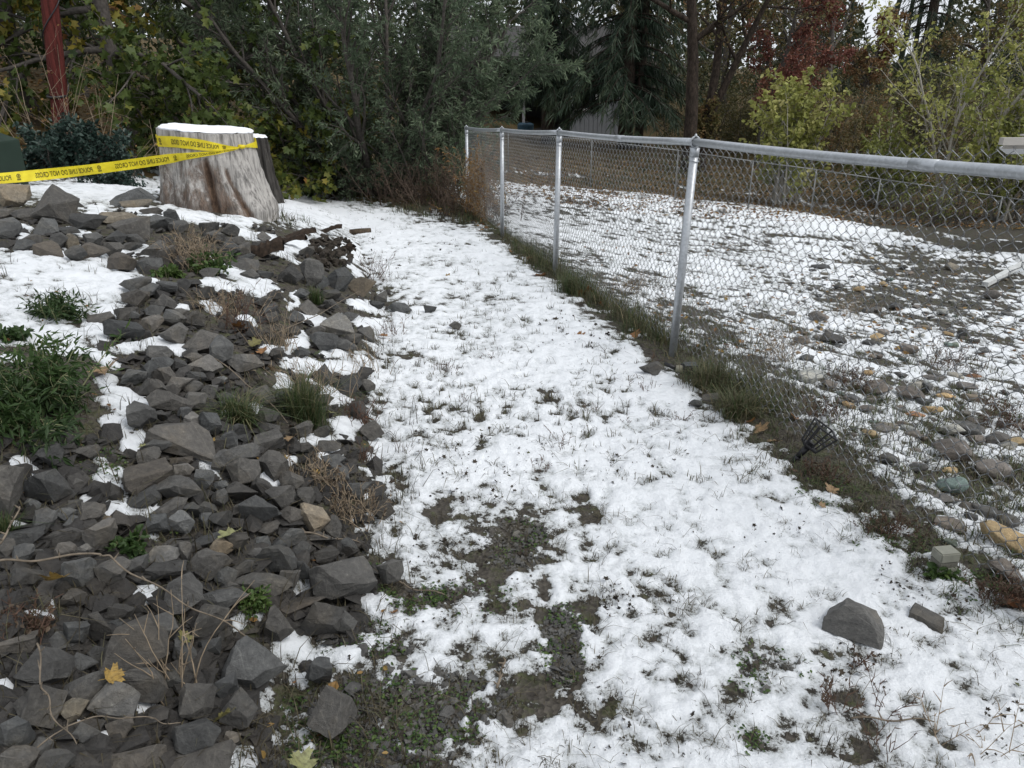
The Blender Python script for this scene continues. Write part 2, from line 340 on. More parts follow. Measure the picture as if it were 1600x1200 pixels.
def snow_cover(x, y, z):
    """cover from about -1 (bare) to +1 (deep)"""
    u, v = project(x, y, z)
    wob = 6*fbm(x, y, .25, 3, 41); uu, vv = u+wob*2.0, v+wob*.7
    sdp = sd_poly(uu, vv, PATH_POLY)
    c = np.clip(sdp/26+.25*fbm(x, y, .2, 3, 44), -1.2, .9)
    c = np.maximum(c, np.clip(blobs(uu, vv, PATCHES)*1.1+.35*fbm(x, y, .12, 3, 46), -1.2, .75))
    hn = fbm(x, y, .16, 4, 48, .7)
    wear = blobs(u, v, [(740, 900, 200, 140, 0), (640, 760, 90, 160, 0), (1180, 1040, 200, 110, .3), (700, 480, 120, 140, 0), (960, 1120, 160, 90, 0)])
    c = c - .28*np.clip(wear+.3, 0, 1)
    for (cx, cy, a, b, amt, rot) in HOLES:
        du, dv = uu-cx, vv-cy; cc, ss = math.cos(rot), math.sin(rot)
        q = ((du*cc+dv*ss)/a)**2+((-du*ss+dv*cc)/b)**2
        c = c-(.72 if cx < 960 else .55)*amt*np.exp(-q*1.15)*(1+.8*hn)
    # left bank out of frame and upper terrace
    c = np.where((u < -5) & (v < 560) & (v > 270), .3, c)
    # the yard beyond the fence
    s = x-xfence(y)
    yc = .26 + .50*fbm(x, y, 2.6, 3, 51) + .42*fbm(x, y, .30, 4, 57, .65) - .10*sm(440, 320, v) - .30*sm(560, 330, v)*sm(1280, 1500, u)
    bare = blobs(u, v, [(1500, 450, 160, 46, .12), (1430, 470, 150, 36, 0), (1560, 370, 140, 40, .2), (1480, 690, 60, 26, .2), (1540, 780, 70, 40, 0), (1330, 700, 50, 30, .2), (1250, 640, 60, 30, .5)])
    yc = yc - (.42+.45*fbm(x, y, .6, 3, 58))*np.clip(bare+.2, 0, 1)
    grassy = blobs(u, v, [(900, 400, 90, 16, .35), (1010, 438, 120, 16, .2), (1130, 545, 110, 40, .8), (1190, 500, 80, 24, .5), (1060, 480, 60, 24, .4), (1230, 610, 60, 36, .6), (985, 510, 90, 22, .5), (960, 475, 60, 20, .5)])
    yc = yc - .32*np.clip(grassy+.3, 0, 1)
    edge = np.interp(u, [700, 740, 870, 1000, 1090, 1200, 1300, 1400, 1480, 1600], [276, 278, 290, 300, 312, 322, 340, 360, 385, 395])
    yc = np.where(v < edge, -1.0 + .9*np.exp(-((v-edge+16)/5.0)**2)*(fbm(x, y, 2, 2, 61) > -.25), yc + .35*np.exp(-((v-edge-14)/24)**2))
    strip = np.exp(-((s-.06)/.10)**2)
    c = np.where(s > .04, yc - .9*strip, c - .22*np.exp(-((s+.10)/.09)**2))
    c = np.where((s <= .08) & (y > 14.2), -1.2, c)
    return c
rows = rad_steps(1.75, 31, .0008, .0075)
sx, sy, sf = fan(-41, 40, 900, rows)
sz0 = terrain(sx, sy) + .006*fbm(sx, sy, .12, 3, 21)*(sy < 9)
cov = snow_cover(sx, sy, sz0)
far = sm(4, 9, sy)
n_s = .8*fbm(sx, sy, .55, 2, 71)*.5 + .62*fbm(sx, sy, .11, 4, 81, .6) + .22*fbm(sx, sy, .035, 2, 91)*(1-far)
open_ = sm(.55, .95, cov)
# tufts on the path melt little hollows around themselves
RT = np.random.default_rng(61); tu, tv = RT.uniform(430, 1560, 9000), RT.uniform(298, 1290, 9000)
tc_ = perlin(tu*.010, tv*.016, 7)+.7*perlin(tu*.045, tv*.07, 8)+.25*np.exp(-((tu-720)/230)**2)
tk = (sd_poly(tu, tv, PATH_POLY) > 2) & (tc_ > -.06) & (RT.random(9000) < np.clip(1.4-(tv-300)/750, .34, 1))
TUFT, TUFTD = hits(tu[tk], tv[tk]); TUFTS = np.clip(RT.lognormal(0, .5, len(TUFT)), .4, 2.6)
CELL = .012; RX0, RY0, RNX, RNY = -4.2, 1.2, 620, 1120
ras = np.zeros((RNY, RNX)); iy = ((TUFT[:, 1]-RY0)/CELL).astype(int); ix = ((TUFT[:, 0]-RX0)/CELL).astype(int); ok_ = (iy >= 0) & (iy < RNY) & (ix >= 0) & (ix < RNX)
np.add.at(ras, (iy[ok_], ix[ok_]), TUFTS[ok_])
for _ in range(3): ras = (ras+np.roll(ras, 1, 0)+np.roll(ras, -1, 0)+np.roll(ras, 1, 1)+np.roll(ras, -1, 1))/5
ras = ras/.11
gx_ = np.clip(((sx-RX0)/CELL).astype(int), 0, RNX-1); gy_ = np.clip(((sy-RY0)/CELL).astype(int), 0, RNY-1); inr = (sx > RX0) & (sx < RX0+CELL*RNX) & (sy > RY0) & (sy < RY0+CELL*RNY)
melt = np.where(inr, ras[gy_, gx_], 0)
thick = 1.35*cov + n_s*(1.7-.25*open_) + .24 - (.85-.38*(sy < 3.2))*np.minimum(melt, 1.6)
thick = np.where((thick < .35) & (cov > -.05) & (sx < xfence(sy)), .35-(.35-thick)*.55, thick)      # thin slush lingers in the shallow spots            # centimetres
thick = np.where(cov < -.9, -3, thick)
# a few footprints pressed into the path
for (pu, pv, ang) in [(915, 795, .2), (800, 850, .1), (880, 990, .05), (905, 935, .1), (845, 745, 0), (1040, 735, .2), (760, 690, 0), (1010, 910, .15), (860, 620, 0)]:
    P, _ = hit(pu, pv); ca, sa = math.cos(ang), math.sin(ang)
    a = ((sx-P.x)*ca+(sy-P.y)*sa)/.055; b = (-(sx-P.x)*sa+(sy-P.y)*ca)/.14
    q = a*a+b*b
    thick = thick - .75*np.exp(-q**2) + .35*np.exp(-((np.sqrt(q)-1.2)/.22)**2)*(thick > .5)
lump = .55*fbm(sx, sy, .3, 3, 101) + .35*fbm(sx, sy, .07, 3, 111)*(1-.6*far)
zz = sz0 + .01*np.where(thick > 0, np.minimum(thick, 3.4)*.75+np.clip(thick*2, 0, 1)*(.5+lump), thick*.8)
keep = (thick > -.8)[sf].any(axis=1)
sf2 = sf[keep]; used = np.unique(sf2); remap = np.full(len(sx), -1); remap[used] = np.arange(len(used))
mb = MB(); mb.add(np.stack([sx, sy, zz], 1)[used], remap[sf2], thick[used])
snow = mb.build('snow', M['snow'], smooth=True); tag(snow, 'thin patchy wet snow over the path, bank and yard', 'snow', kind='stuff')
# ---------------------------------------------------------------- chain-link fences
def galv(name, col=(.42, .44, .46), rough=.42):
    m, n, l, b = newmat(name)
    tc = N(n, 'ShaderNodeTexCoord')
    n1 = N(n, 'ShaderNodeTexNoise', i_Scale=14.0, i_Detail=7.0, i_Roughness=.65); n2 = N(n, 'ShaderNodeTexVoronoi', i_Scale=90.0)
    l.new(tc.outputs['Object'], n1.inputs['Vector']); l.new(tc.outputs['Object'], n2.inputs['Vector'])
    r = ramp(n, [(.22, tuple(c*.45 for c in col)), (.32, tuple(c*.88 for c in col)), (.6, col), (.75, tuple(min(1, c*1.2) for c in col))])
    l.new(n1.outputs[0], r.inputs[0])
    r2 = ramp(n, [(0, (.85, .85, .85)), (1, (1.1, 1.1, 1.1))]); l.new(n2.outputs['Color'], r2.inputs[0])
    l.new(mul(n, l, r.outputs[0], r2.outputs[0]), b.inputs['Base Color'])
    b.inputs['Metallic'].default_value = .55; b.inputs['Roughness'].default_value = rough
    bump(n, l, n1.outputs[0], b, .12, .004)
    return m
M['galv'] = galv('galvanised_steel'); M['wire'] = galv('galvanised_wire', (.25, .26, .27), .5); M['far_wire'] = galv('weathered_wire', (.22, .225, .22), .6)

def wire_panel(A, B, topA, topB, botf, a=.031, hv=.034, r=.0016, seed=0, wob=.004):
    """woven wire between ground points A and B; topA, topB heights of its upper edge; botf(x, y) lower edge"""
    mb = MB(); A = np.array(A); B = np.array(B); L = np.linalg.norm((B-A)[:2]); t = (B-A)[:2]/L
    nrm = np.array([-t[1], t[0]]); R = np.random.default_rng(seed)
    for k in range(int(L/a)+1):
        s0 = k*a
        px, py = A[0]+t[0]*s0, A[1]+t[1]*s0
        top = topA+(topB-topA)*s0/L+.006*math.sin(s0*3+seed); bot = float(botf(px, py))
        n = max(3, int((top-bot)/hv))
        i = np.arange(n+1); par = (i+k) % 2
        s = s0+np.where(par == 1, a, 0.0)+wob*np.sin(i*.5+seed+k*.12)*1.4
        # round the bends: each bend becomes two vertices
        zz = top-i*hv
        off = np.where(par == 1, .003, -.003)
        sA, zA, oA = np.repeat(s, 2), np.repeat(zz, 2), np.repeat(off, 2)
        zA[0::2] += hv*.16; zA[1::2] -= hv*.16
        bx = .012*np.sin(zA*2.2+s0*1.1+seed)
        P = np.stack([A[0]+t[0]*sA+nrm[0]*(oA+bx), A[1]+t[1]*sA+nrm[1]*(oA+bx), zA], 1)
        mb.tube(P, r, 3, caps=False)
    return mb
def post_mesh(H, rad):
    mb = MB(); z = np.array([-.25, H-.01]); mb.tube([(0, 0, a) for a in z], rad, 16, tint=.5); return mb

posts = [(1.63, 1.95, 1.365), (1.0, 4.38, 1.293), (.395, 6.75, 1.203), (-.115, 9.2, 1.087), (-.66, 11.7, .973)]
fence = empty('chain_link_fence', (posts[1][0], posts[1][1], float(terrain(*posts[1][:2]))), 'long waist-high galvanised chain-link fence beside the snowy path', 'fence')
forg = np.array(fence.location)
def fchild(o): o.location = Vector(o.location)-Vector(forg); return o
ptop = []
for i, (px, py, ztop) in enumerate(posts):
    gzp = float(terrain(px, py))
    lean = .035 if i == 1 else (.01 if i == 2 else 0)
    mb = MB(); mb.tube([(px-lean, py, gzp-.15), (px, py, ztop-.035)], .0235, 18); post_o = mb.build('post', M['galv'], fence, True); fchild(post_o)
    mb = MB(); mb.tube([(px, py, ztop-.075), (px, py, ztop-.03)], .026, 18)                                # collar of the cap
    th = np.linspace(0, 2*np.pi, 19); d = Vector((posts[max(i-1, 0)][0]-posts[min(i+1, 4)][0], posts[max(i-1, 0)][1]-posts[min(i+1, 4)][1], 0)).normalized()
    nn = Vector((-d.y, d.x, 0))
    mb.tube([(px+nn.x*.027*math.cos(a), py+nn.y*.027*math.cos(a), ztop+.028*math.sin(a)) for a in th], .0055, 6)
    mb.tube([(px, py, ztop+.026), (px, py, ztop+.036), (px, py, ztop+.044)], [.010, .008, .002], 8)
    mb.build('post_cap', M['galv'], post_o, True)
    for zt in (gzp+.25, gzp+.62, ztop-.10):
        mb = MB(); mb.tube([(px+.0255*math.cos(a), py+.0255*math.sin(a), zt+.004*math.sin(2*a)) for a in th], .0018, 5); mb.build('tie_wire', M['galv'], post_o, True)
for i in range(len(posts)-1):
    A, B = posts[i], posts[i+1]
    pts = [(A[0]+(B[0]-A[0])*q, A[1]+(B[1]-A[1])*q, A[2]+(B[2]-A[2])*q-.012*math.sin(math.pi*q)) for q in np.linspace(0, 1, 9)]
    mb = MB(); mb.tube(pts, .0205, 18); o = mb.build('top_rail', M['galv'], fence, True); fchild(o)
    if i in (0, 1):
        q0 = .42 if i == 1 else .30
        pj = [(A[0]+(B[0]-A[0])*q, A[1]+(B[1]-A[1])*q, A[2]+(B[2]-A[2])*q-.012*math.sin(math.pi*q)) for q in (q0, q0+.05)]
        mb = MB(); mb.tube(pj, .0222, 18); o = mb.build('rail_sleeve', M['galv'], fence, True); fchild(o)
    tA, tB = (-.035, -.035)
    if i == 0: tA, tB = .075, -.04
    t = Vector((B[0]-A[0], B[1]-A[1], 0)).normalized(); off = Vector((t.y, -t.x, 0))*.028
    mb = wire_panel((A[0]+off.x, A[1]+off.y), (B[0]+off.x, B[1]+off.y), A[2]+tA, B[2]+tB, lambda x, y: terrain(x, y)+.03, seed=i, wob=.004 if i else .007)
    o = mb.build('wire_mesh', M['wire'], fence, True); fchild(o)

# the thinner fence at the far side of the yard
fp = [(740, 24.2, 203), (794, 22.8, 207), (925, 20.6, 219), (1060, 19.6, 235), (1177, 18.7, 252), (1276, 18.0, 265), (1376, 17.4, 280), (1476, 16.8, 294), (1566, 16.3, 308), (1668, 15.8, 322)]
FP = []
for (u, Y, vt) in fp:
    zt = zat(vt, Y); p = at(u, Y, zt); FP.append((p.x, p.y, zt))
ff = empty('chain_link_fence', (FP[3][0], FP[3][1], float(terrain(FP[3][0], FP[3][1]))), 'weathered chain-link fence along the far side of the yard, under the shrubs', 'fence')
forg = np.array(ff.location)
for i, (px, py, zt) in enumerate(FP):
    g = float(terrain(px, py))
    mb = MB(); mb.tube([(px, py, g-.2), (px, py, zt)], .017, 8); fchild(mb.build('post', M['far_wire'], ff, True))
    if i:
        A, B = FP[i-1], FP[i]
        mb = MB(); mb.tube([A, B], .012, 8); fchild(mb.build('top_rail', M['far_wire'], ff, True))
        mb = wire_panel(A[:2], B[:2], A[2]-.02, B[2]-.02, lambda x, y: terrain(x, y)+.04, a=.05, hv=.055, r=.0024, seed=20+i)
        fchild(mb.build('wire_mesh', M['far_wire'], ff, True))
# ---------------------------------------------------------------- rocks
def rock_mat():
    m, n, l, b = newmat('basalt')
    tc = N(n, 'ShaderNodeTexCoord'); oi = N(n, 'ShaderNodeObjectInfo')
    ge = N(n, 'ShaderNodeNewGeometry')
    n1 = N(n, 'ShaderNodeTexNoise', i_Scale=5.0, i_Detail=8.0, i_Roughness=.65, i_Distortion=.4)
    n2 = N(n, 'ShaderNodeTexNoise', i_Scale=55.0, i_Detail=8.0, i_Roughness=.75)
    n3 = N(n, 'ShaderNodeTexVoronoi', i_Scale=5.0, feature='DISTANCE_TO_EDGE')
    for q in (n1, n2, n3): l.new(ge.outputs['Position'], q.inputs['Vector'])
    r1 = ramp(n, [(.25, (.55, .55, .56)), (.5, (1, 1, 1)), (.64, (1.15, 1.08, .98)), (.78, (1.75, 1.6, 1.35))]); l.new(n1.outputs[0], r1.inputs[0])
    r2 = ramp(n, [(.2, (.55, .55, .55)), (.5, (1, 1, 1)), (.64, (1.35, 1.35, 1.33)), (.74, (2.5, 2.5, 2.4))]); l.new(n2.outputs[0], r2.inputs[0])
    c = mul(n, l, oi.outputs['Color'], r1.outputs[0]); c = mul(n, l, c, r2.outputs[0])
    rv = ramp(n, [(0, (1.55, 1.55, 1.5)), (.012, (1, 1, 1))]); l.new(n3.outputs['Distance'], rv.inputs[0])
    c = mul(n, l, c, rv.outputs[0], .55)
    at_ = N(n, 'ShaderNodeAttribute', attribute_name='tint')
    rw = ramp(n, [(.4, (1, 1, 1)), (1, (2.8, 2.8, 2.7))]); l.new(at_.outputs['Fac'], rw.inputs[0])
    c = mul(n, l, c, rw.outputs[0])
    l.new(c, b.inputs['Base Color']); b.inputs['Roughness'].default_value = .72; b.inputs['Specular IOR Level'].default_value = .35
    ad = N(n, 'ShaderNodeMath', operation='MULTIPLY_ADD', i_1=.6); l.new(n2.outputs[0], ad.inputs[0]); l.new(n1.outputs[0], ad.inputs[2])
    bump(n, l, ad.outputs[0], b, .8, .02)
    return m
M['rock'] = rock_mat()
def rock_mesh(seed, npts=13, rounded=False, bev=.016, pts=None):
    R = random.Random(seed); bm = bmesh.new()
    if pts is not None:
        for p in pts: bm.verts.new(p)
        h = bmesh.ops.convex_hull(bm, input=bm.verts)
        bmesh.ops.delete(bm, geom=[g for g in h['geom_interior'] if isinstance(g, bmesh.types.BMVert)], context='VERTS')
    elif rounded or seed % 3 == 0:
        for _ in range(npts):
            v = Vector((R.gauss(0, 1), R.gauss(0, 1), R.gauss(0, 1))).normalized(); p = 3.2
            bm.verts.new(v*(abs(v.x)**p+abs(v.y)**p+abs(v.z)**p)**(-1/p)*R.uniform(.82, 1.0))
        h = bmesh.ops.convex_hull(bm, input=bm.verts)
        bmesh.ops.delete(bm, geom=[g for g in h['geom_interior'] if isinstance(g, bmesh.types.BMVert)], context='VERTS')
    else:                                                       # a block split along random planes
        bmesh.ops.create_cube(bm, size=2.0)
        bmesh.ops.rotate(bm, cent=(0, 0, 0), matrix=Euler((R.uniform(-.5, .5), R.uniform(-.5, .5), R.uniform(0, 3))).to_matrix(), verts=bm.verts)
        for _ in range(R.randint(8, 13)):
            nv = Vector((R.gauss(0, 1), R.gauss(0, 1), R.gauss(0, 1))).normalized(); d = R.uniform(.62, .98)
            res = bmesh.ops.bisect_plane(bm, geom=list(bm.verts)+list(bm.edges)+list(bm.faces), plane_co=nv*d, plane_no=nv, clear_outer=True)
            ed = [e for e in res['geom_cut'] if isinstance(e, bmesh.types.BMEdge)]
            if ed: bmesh.ops.contextual_create(bm, geom=ed)
    bmesh.ops.dissolve_limit(bm, angle_limit=math.radians(14), verts=bm.verts, edges=bm.edges)
    bmesh.ops.remove_doubles(bm, verts=bm.verts, dist=.05)
    lo = Vector([min(v.co[i] for v in bm.verts) for i in range(3)]); hi = Vector([max(v.co[i] for v in bm.verts) for i in range(3)])
    for v in bm.verts: v.co = Vector([(v.co[i]-(lo[i]+hi[i])/2)/(hi[i]-lo[i]) for i in range(3)])
    bmesh.ops.recalc_face_normals(bm, faces=bm.faces)
    if rounded: bev = .15
    res = bmesh.ops.bevel(bm, geom=list(bm.edges), offset=bev, segments=3 if rounded else 1, profile=.6, affect='EDGES', clamp_overlap=True)
    edgev = set()
    for f in res['faces']:
        for v in f.verts: edgev.add(v)
    lay = bm.verts.layers.float.new('tint')
    for v in bm.verts: v[lay] = (.55 + .4*R.random()) if v in edgev else .3
    if not rounded:
        bmesh.ops.triangulate(bm, faces=[f for f in bm.faces if len(f.verts) > 4])
        for th_ in (.30, .22):
            e2 = [e for e in bm.edges if e.calc_length() > th_]
            if e2: bmesh.ops.subdivide_edges(bm, edges=e2, cuts=1, use_grid_fill=True)
        bm.normal_update(); so = R.uniform(0, 50)
        for v in bm.verts:
            if v not in edgev: v[lay] = .25
            c = v.co*4; nz_ = math.sin(c.x*1.7+so)*math.sin(c.y*2.1+so*1.3)*math.sin(c.z*1.9+so*.7)
            v.co += v.normal*(R.uniform(-.016, .012)+.02*nz_)
    me = bpy.data.meshes.new('rock'); bm.to_mesh(me); bm.free()
    me.materials.append(M['rock'])
    me.polygons.foreach_set('use_smooth', np.full(len(me.polygons), rounded))
    return me
ROCKS = [rock_mesh(100+i, RND.choice([9, 10, 11, 12, 14, 16])) for i in range(44)]
STONES = [rock_mesh(300+i, RND.choice([14, 18, 22]), True, .05) for i in range(14)]
TONES = {'d': (.064, .064, .062), 'g': (.105, .103, .098), 'b': (.076, .071, .064), 't': (.135, .118, .092), 'k': (.03, .026, .022),
         'l': (.26, .26, .24), 'o': (.20, .10, .05), 'n': (.10, .13, .115), 'y': (.30, .22, .12), 'm': (.125, .112, .10)}
TRACED = """22,309,46,38,t;85,323,70,66,b;44,335,48,18,d;10,334,26,17,b;208,310,66,30,d;213,319,46,14,t;187,343,60,24,t;205,355,54,36,d;236,330,34,14,b;270,342,25,30,d;139,348,54,30,d;14,358,34,32,d;69,354,36,26,d;93,377,26,26,d;111,377,22,24,t;74,389,40,24,b;119,396,30,24,d;36,382,34,18,d;146,391,44,26,b;145,374,28,22,g;179,391,28,25,d;180,371,36,22,d;190,411,42,30,b;232,413,42,25,d;239,390,38,24,d;262,402,32,32,b;283,409,24,20,b;206,385,30,14,d;213,446,46,24,d;212,465,40,26,b;235,454,30,22,d;262,448,30,24,d;258,472,34,26,d;288,447,26,24,d;242,484,30,20,d;198,490,34,20,d;105,360,36,12,d;50,374,30,16,d;280,491,28,18,d;280,357,30,20,d;250,350,44,26,d;210,374,30,16,d;328,358,30,22,d;336,370,34,18,d;360,360,28,20,d;367,378,32,18,d;361,389,28,26,d;381,388,20,20,d;403,384,30,14,d;413,370,22,18,b;422,387,26,16,d;379,412,48,18,g;385,402,26,12,d;480,394,24,18,d;487,427,36,46,d;500,440,28,22,d;532,437,38,38,d;566,450,42,34,t;484,482,32,28,b;525,508,48,30,g;506,533,44,28,d;493,517,30,18,d;424,484,24,18,d;425,495,22,18,d;463,495,26,18,d;470,457,28,18,d;454,428,38,30,d;390,429,28,16,d;414,428,26,14,d;431,461,26,18,d;409,472,30,18,d;517,459,30,18,d;517,476,24,16,d;328,427,30,18,d;321,456,30,20,d;594,465,20,22,d;572,521,28,20,d;588,476,26,12,d;551,529,30,16,d;397,519,28,18,d;540,540,36,20,d;459,517,22,14,d;547,493,30,14,d;158,497,40,16,b;195,514,56,36,d;200,491,32,18,d;240,506,32,22,b;273,497,38,26,g;305,499,30,26,d;271,521,42,32,b;322,534,70,38,g;344,549,36,44,g;250,553,38,28,g;252,567,34,20,d;233,577,24,24,d;320,572,50,30,g;303,559,28,18,b;256,585,38,26,b;209,589,38,22,d;279,598,42,26,g;307,587,30,20,d;237,605,42,32,b;303,605,30,20,b;262,628,58,36,b;307,626,34,28,g;329,613,26,24,d;354,619,30,18,d;384,566,52,32,g;416,595,30,22,b;408,619,42,32,d;222,651,44,42,d;290,647,24,22,d;303,660,30,30,g;329,660,32,44,d;283,686,104,46,g;244,694,48,32,d;356,686,30,24,d;367,670,40,20,d;380,685,26,16,d;372,705,60,24,d;251,650,24,20,b;417,650,38,26,d;421,672,34,26,d;340,632,24,14,d;346,591,18,12,g;279,568,24,18,d;296,549,22,14,d;441,624,30,28,d;471,672,36,22,d;503,674,26,22,d;513,698,38,22,d;581,674,36,24,g;544,602,42,32,d;505,585,32,34,d;573,603,26,20,b;521,720,38,22,d;527,736,38,30,g;559,640,26,28,d;505,625,32,20,d;431,553,26,18,d;472,549,24,16,d;420,688,46,30,d;476,699,26,16,d;487,608,30,18,d;12,765,48,78,b;73,756,64,47,d;79,714,40,36,d;135,705,40,22,d;116,750,24,16,d;232,743,72,44,b;232,710,36,26,b;223,773,48,22,d;278,760,58,38,d;262,789,60,24,b;244,816,38,32,d;281,814,42,32,g;141,801,44,34,b;99,799,38,20,g;114,812,30,20,g;68,812,38,34,d;99,834,58,28,d;32,834,66,26,d;156,838,48,46,g;101,855,32,28,b;135,853,36,24,g;34,861,36,28,d;124,892,50,44,d;180,894,50,40,g;208,879,48,28,d;250,862,60,30,g;259,885,60,32,d;289,861,22,30,d;277,838,50,16,d;40,898,48,32,d;150,907,22,18,d;170,812,32,18,t;286,732,30,24,g;283,716,34,16,b;66,794,28,16,g;50,784,22,20,g;8,851,26,28,d;60,859,20,16,d;115,785,26,18,d;354,717,48,36,d;381,734,48,44,g;427,727,44,44,d;318,746,32,28,d;342,756,30,20,d;377,771,46,34,b;344,778,24,30,d;410,761,30,32,d;438,780,46,42,d;401,802,64,46,d;458,805,46,32,b;491,807,36,48,t;413,822,48,22,b;345,810,38,28,d;325,834,64,20,d;450,836,54,28,d;406,844,32,22,d;369,846,40,30,d;346,851,36,26,t;326,876,66,38,d;404,866,38,26,g;433,873,52,48,d;469,858,34,26,d;379,880,44,22,d;352,895,34,26,d;411,907,84,36,d;452,900,32,26,g;469,888,32,30,d;538,902,98,72,g;610,890,40,40,d;460,939,98,30,b;501,961,74,58,d;540,970,34,34,d;433,973,44,44,d;347,929,74,36,d;282,927,62,46,d;330,968,54,44,d;560,766,42,26,d;599,797,34,26,b;477,780,32,34,d;520,824,26,36,d;503,839,40,24,d;511,863,38,22,d;302,798,26,30,d;321,808,20,22,d;323,789,28,18,d;372,796,26,20,b;360,911,28,16,d;456,752,36,34,d;543,849,30,24,d;113,928,38,24,d;187,952,44,28,d;155,983,30,46,d;121,988,38,42,d;97,996,42,28,d;26,999,60,30,b;250,980,52,54,d;207,1008,98,66,b;72,1038,84,56,d;126,1030,44,36,d;150,1023,32,32,d;220,1067,80,56,d;131,1075,68,46,d;175,1090,72,52,g;67,1097,72,64,d;115,1103,42,34,t;22,1143,52,50,d;28,1182,64,42,d;59,1163,44,32,d;84,1186,58,40,d;132,1138,38,34,d;187,1130,38,30,b;213,1180,88,44,b;287,1013,34,42,d;268,1055,32,30,d;181,972,24,18,d;392,1033,98,62,g;498,1052,44,38,d;519,1112,76,64,d;372,1102,56,58,d;310,1095,56,52,b;346,1069,48,38,d;308,1150,66,52,d;316,1190,100,48,b;328,1006,36,28,d;360,1146,30,22,g;352,990,22,22,d"""
ROLL = {(283, 686): .32, (411, 907): .15, (384, 566): .45, (401, 802): -.45, (279, 598): -.45, (491, 807): -.5, (347, 929): .25, (344, 549): .7, (501, 961): -.3, (85, 323): -.15, (433, 873): -.3, (220, 1067): .2, (392, 1033): -.1, (325, 834): -.1}
def put_rock(u, v, w, h, tone, meshes, name, sink=.24, roll=None, R=RND, idx=None):
    P, d = hit(u, v+h*.30)
    wx, hm = w*d/FPX, h*d/FPX
    th = math.atan2(CAMZ-P.z, P.y)
    dy = .5*(wx+hm)*(.72 if meshes is ROCKS else .95)
    sz = math.sqrt(max(hm*hm-(dy*math.sin(th))**2, (.5*hm)**2))/math.cos(th)
    dxr, dyr, dzr = ray(u, v); t = d-.30*sz-.01*d
    o = bpy.data.objects.new(name, meshes[R.randrange(len(meshes)) if idx is None else idx])
    loc = Vector((dxr*t, dyr*t, CAMZ+dzr*t)); g = float(terrain(loc.x, loc.y))
    loc.z = max(min(loc.z, g+sz*.70), g+sz*.10)
    o.location = loc
    az = -math.atan2(loc.x, loc.y)
    rl = roll if roll is not None else R.uniform(-.18, .18)
    o.rotation_euler = Euler((R.uniform(-.2, .2), rl, az+R.choice([0, math.pi])), 'XYZ') if roll is None else Euler((0, rl, az), 'XYZ')
    k_ = 1.04 if meshes is ROCKS else 1.02; o.scale = (wx*k_, dy*k_, sz*k_)
    c = TONES[tone]; k = R.uniform(.68, 1.38); w2 = R.uniform(-.04, .06)
    o.color = (c[0]*k*(1+w2), c[1]*k, c[2]*k*(1-w2), 1)
    link(o); return o
LANDMARKS = [(330, 260, 'at the foot of the taped stump'), (100, 470, 'by the weed in the upper snow'), (130, 350, 'below the police tape'), (335, 412, 'by the bright green plant'),
  (490, 400, 'near the soil mound'), (540, 500, 'along the far path edge'), (166, 577, 'near the tan maple leaf'), (400, 530, 'among the upright dry stalks'), (380, 640, 'around the drooping grass tuft'),
  (480, 640, 'beside the tall green grass tuft'), (60, 650, 'below the sprawling weed'), (280, 690, 'by the long ridge-backed slab'), (232, 743, 'by the rounded brown rock'), (200, 850, 'around the broad-leaved plant'),
  (400, 800, 'in the densest pile'), (520, 760, 'by the heap of dry twigs'), (85, 906, 'near the curled yellow leaf'), (538, 902, 'by the biggest boulder'), (340, 920, 'along the bent brown cane'),
  (207, 1008, 'by the large square block'), (90, 1090, 'in the near corner'), (300, 1090, 'by the dry woody stalks'), (420, 1050, 'by the pale near slab'), (519, 1112, 'on the bare gravel')]
TN = {'d': 'dark grey', 'g': 'mid grey', 'b': 'brownish', 't': 'tan'}
rocks = []
for q in TRACED.split(';'):
    a = q.split(','); u, v, w, h = map(int, a[:4]); rocks.append((u, v, w, h, a[4]))
sets = {}
objs = []
for (u, v, w, h, t) in rocks:
    o = put_rock(u, v, w, h, t, ROCKS, 'rock', roll=ROLL.get((u, v)))
    lm = min(LANDMARKS, key=lambda L: (L[0]-u)**2+1.6*(L[1]-v)**2)[2]
    rel = w/(36*(.55+(v-300)/620))
    size = 'small' if rel < .85 else ('large' if rel > 1.5 else 'medium')
    shape = 'flat' if w/h > 1.75 else ('upright' if h/w > .98 else 'angular')
    sets.setdefault((size, TN[t], shape, lm), []).append((u, v, o))
ORD = ['first', 'second', 'third', 'fourth', 'fifth', 'sixth', 'seventh', 'eighth', 'ninth', 'tenth', 'eleventh', 'twelfth']
for (size, tn, shape, lm), L in sets.items():
    L.sort(key=lambda e: e[1])
    rowsL = [('', L)] if len(L) < 5 else ([('upper ', L[:len(L)//2]), ('lower ', L[len(L)//2:])] if len(L) < 12 else [('upper ', L[:len(L)//3]), ('middle ', L[len(L)//3:2*len(L)//3]), ('lower ', L[2*len(L)//3:])])
    for nm, K in rowsL:
        K.sort(key=lambda e: e[0])
        for i, (u, v, o) in enumerate(K):
            if len(L) == 1: lab = f'{size} {tn} {shape} rock {lm}'
            else: lab = f'{size} {tn} {shape} rock {lm}, {nm}{ORD[i]} from left'
            tag(o, lab, 'rock', 'broken rocks piled on the bank')
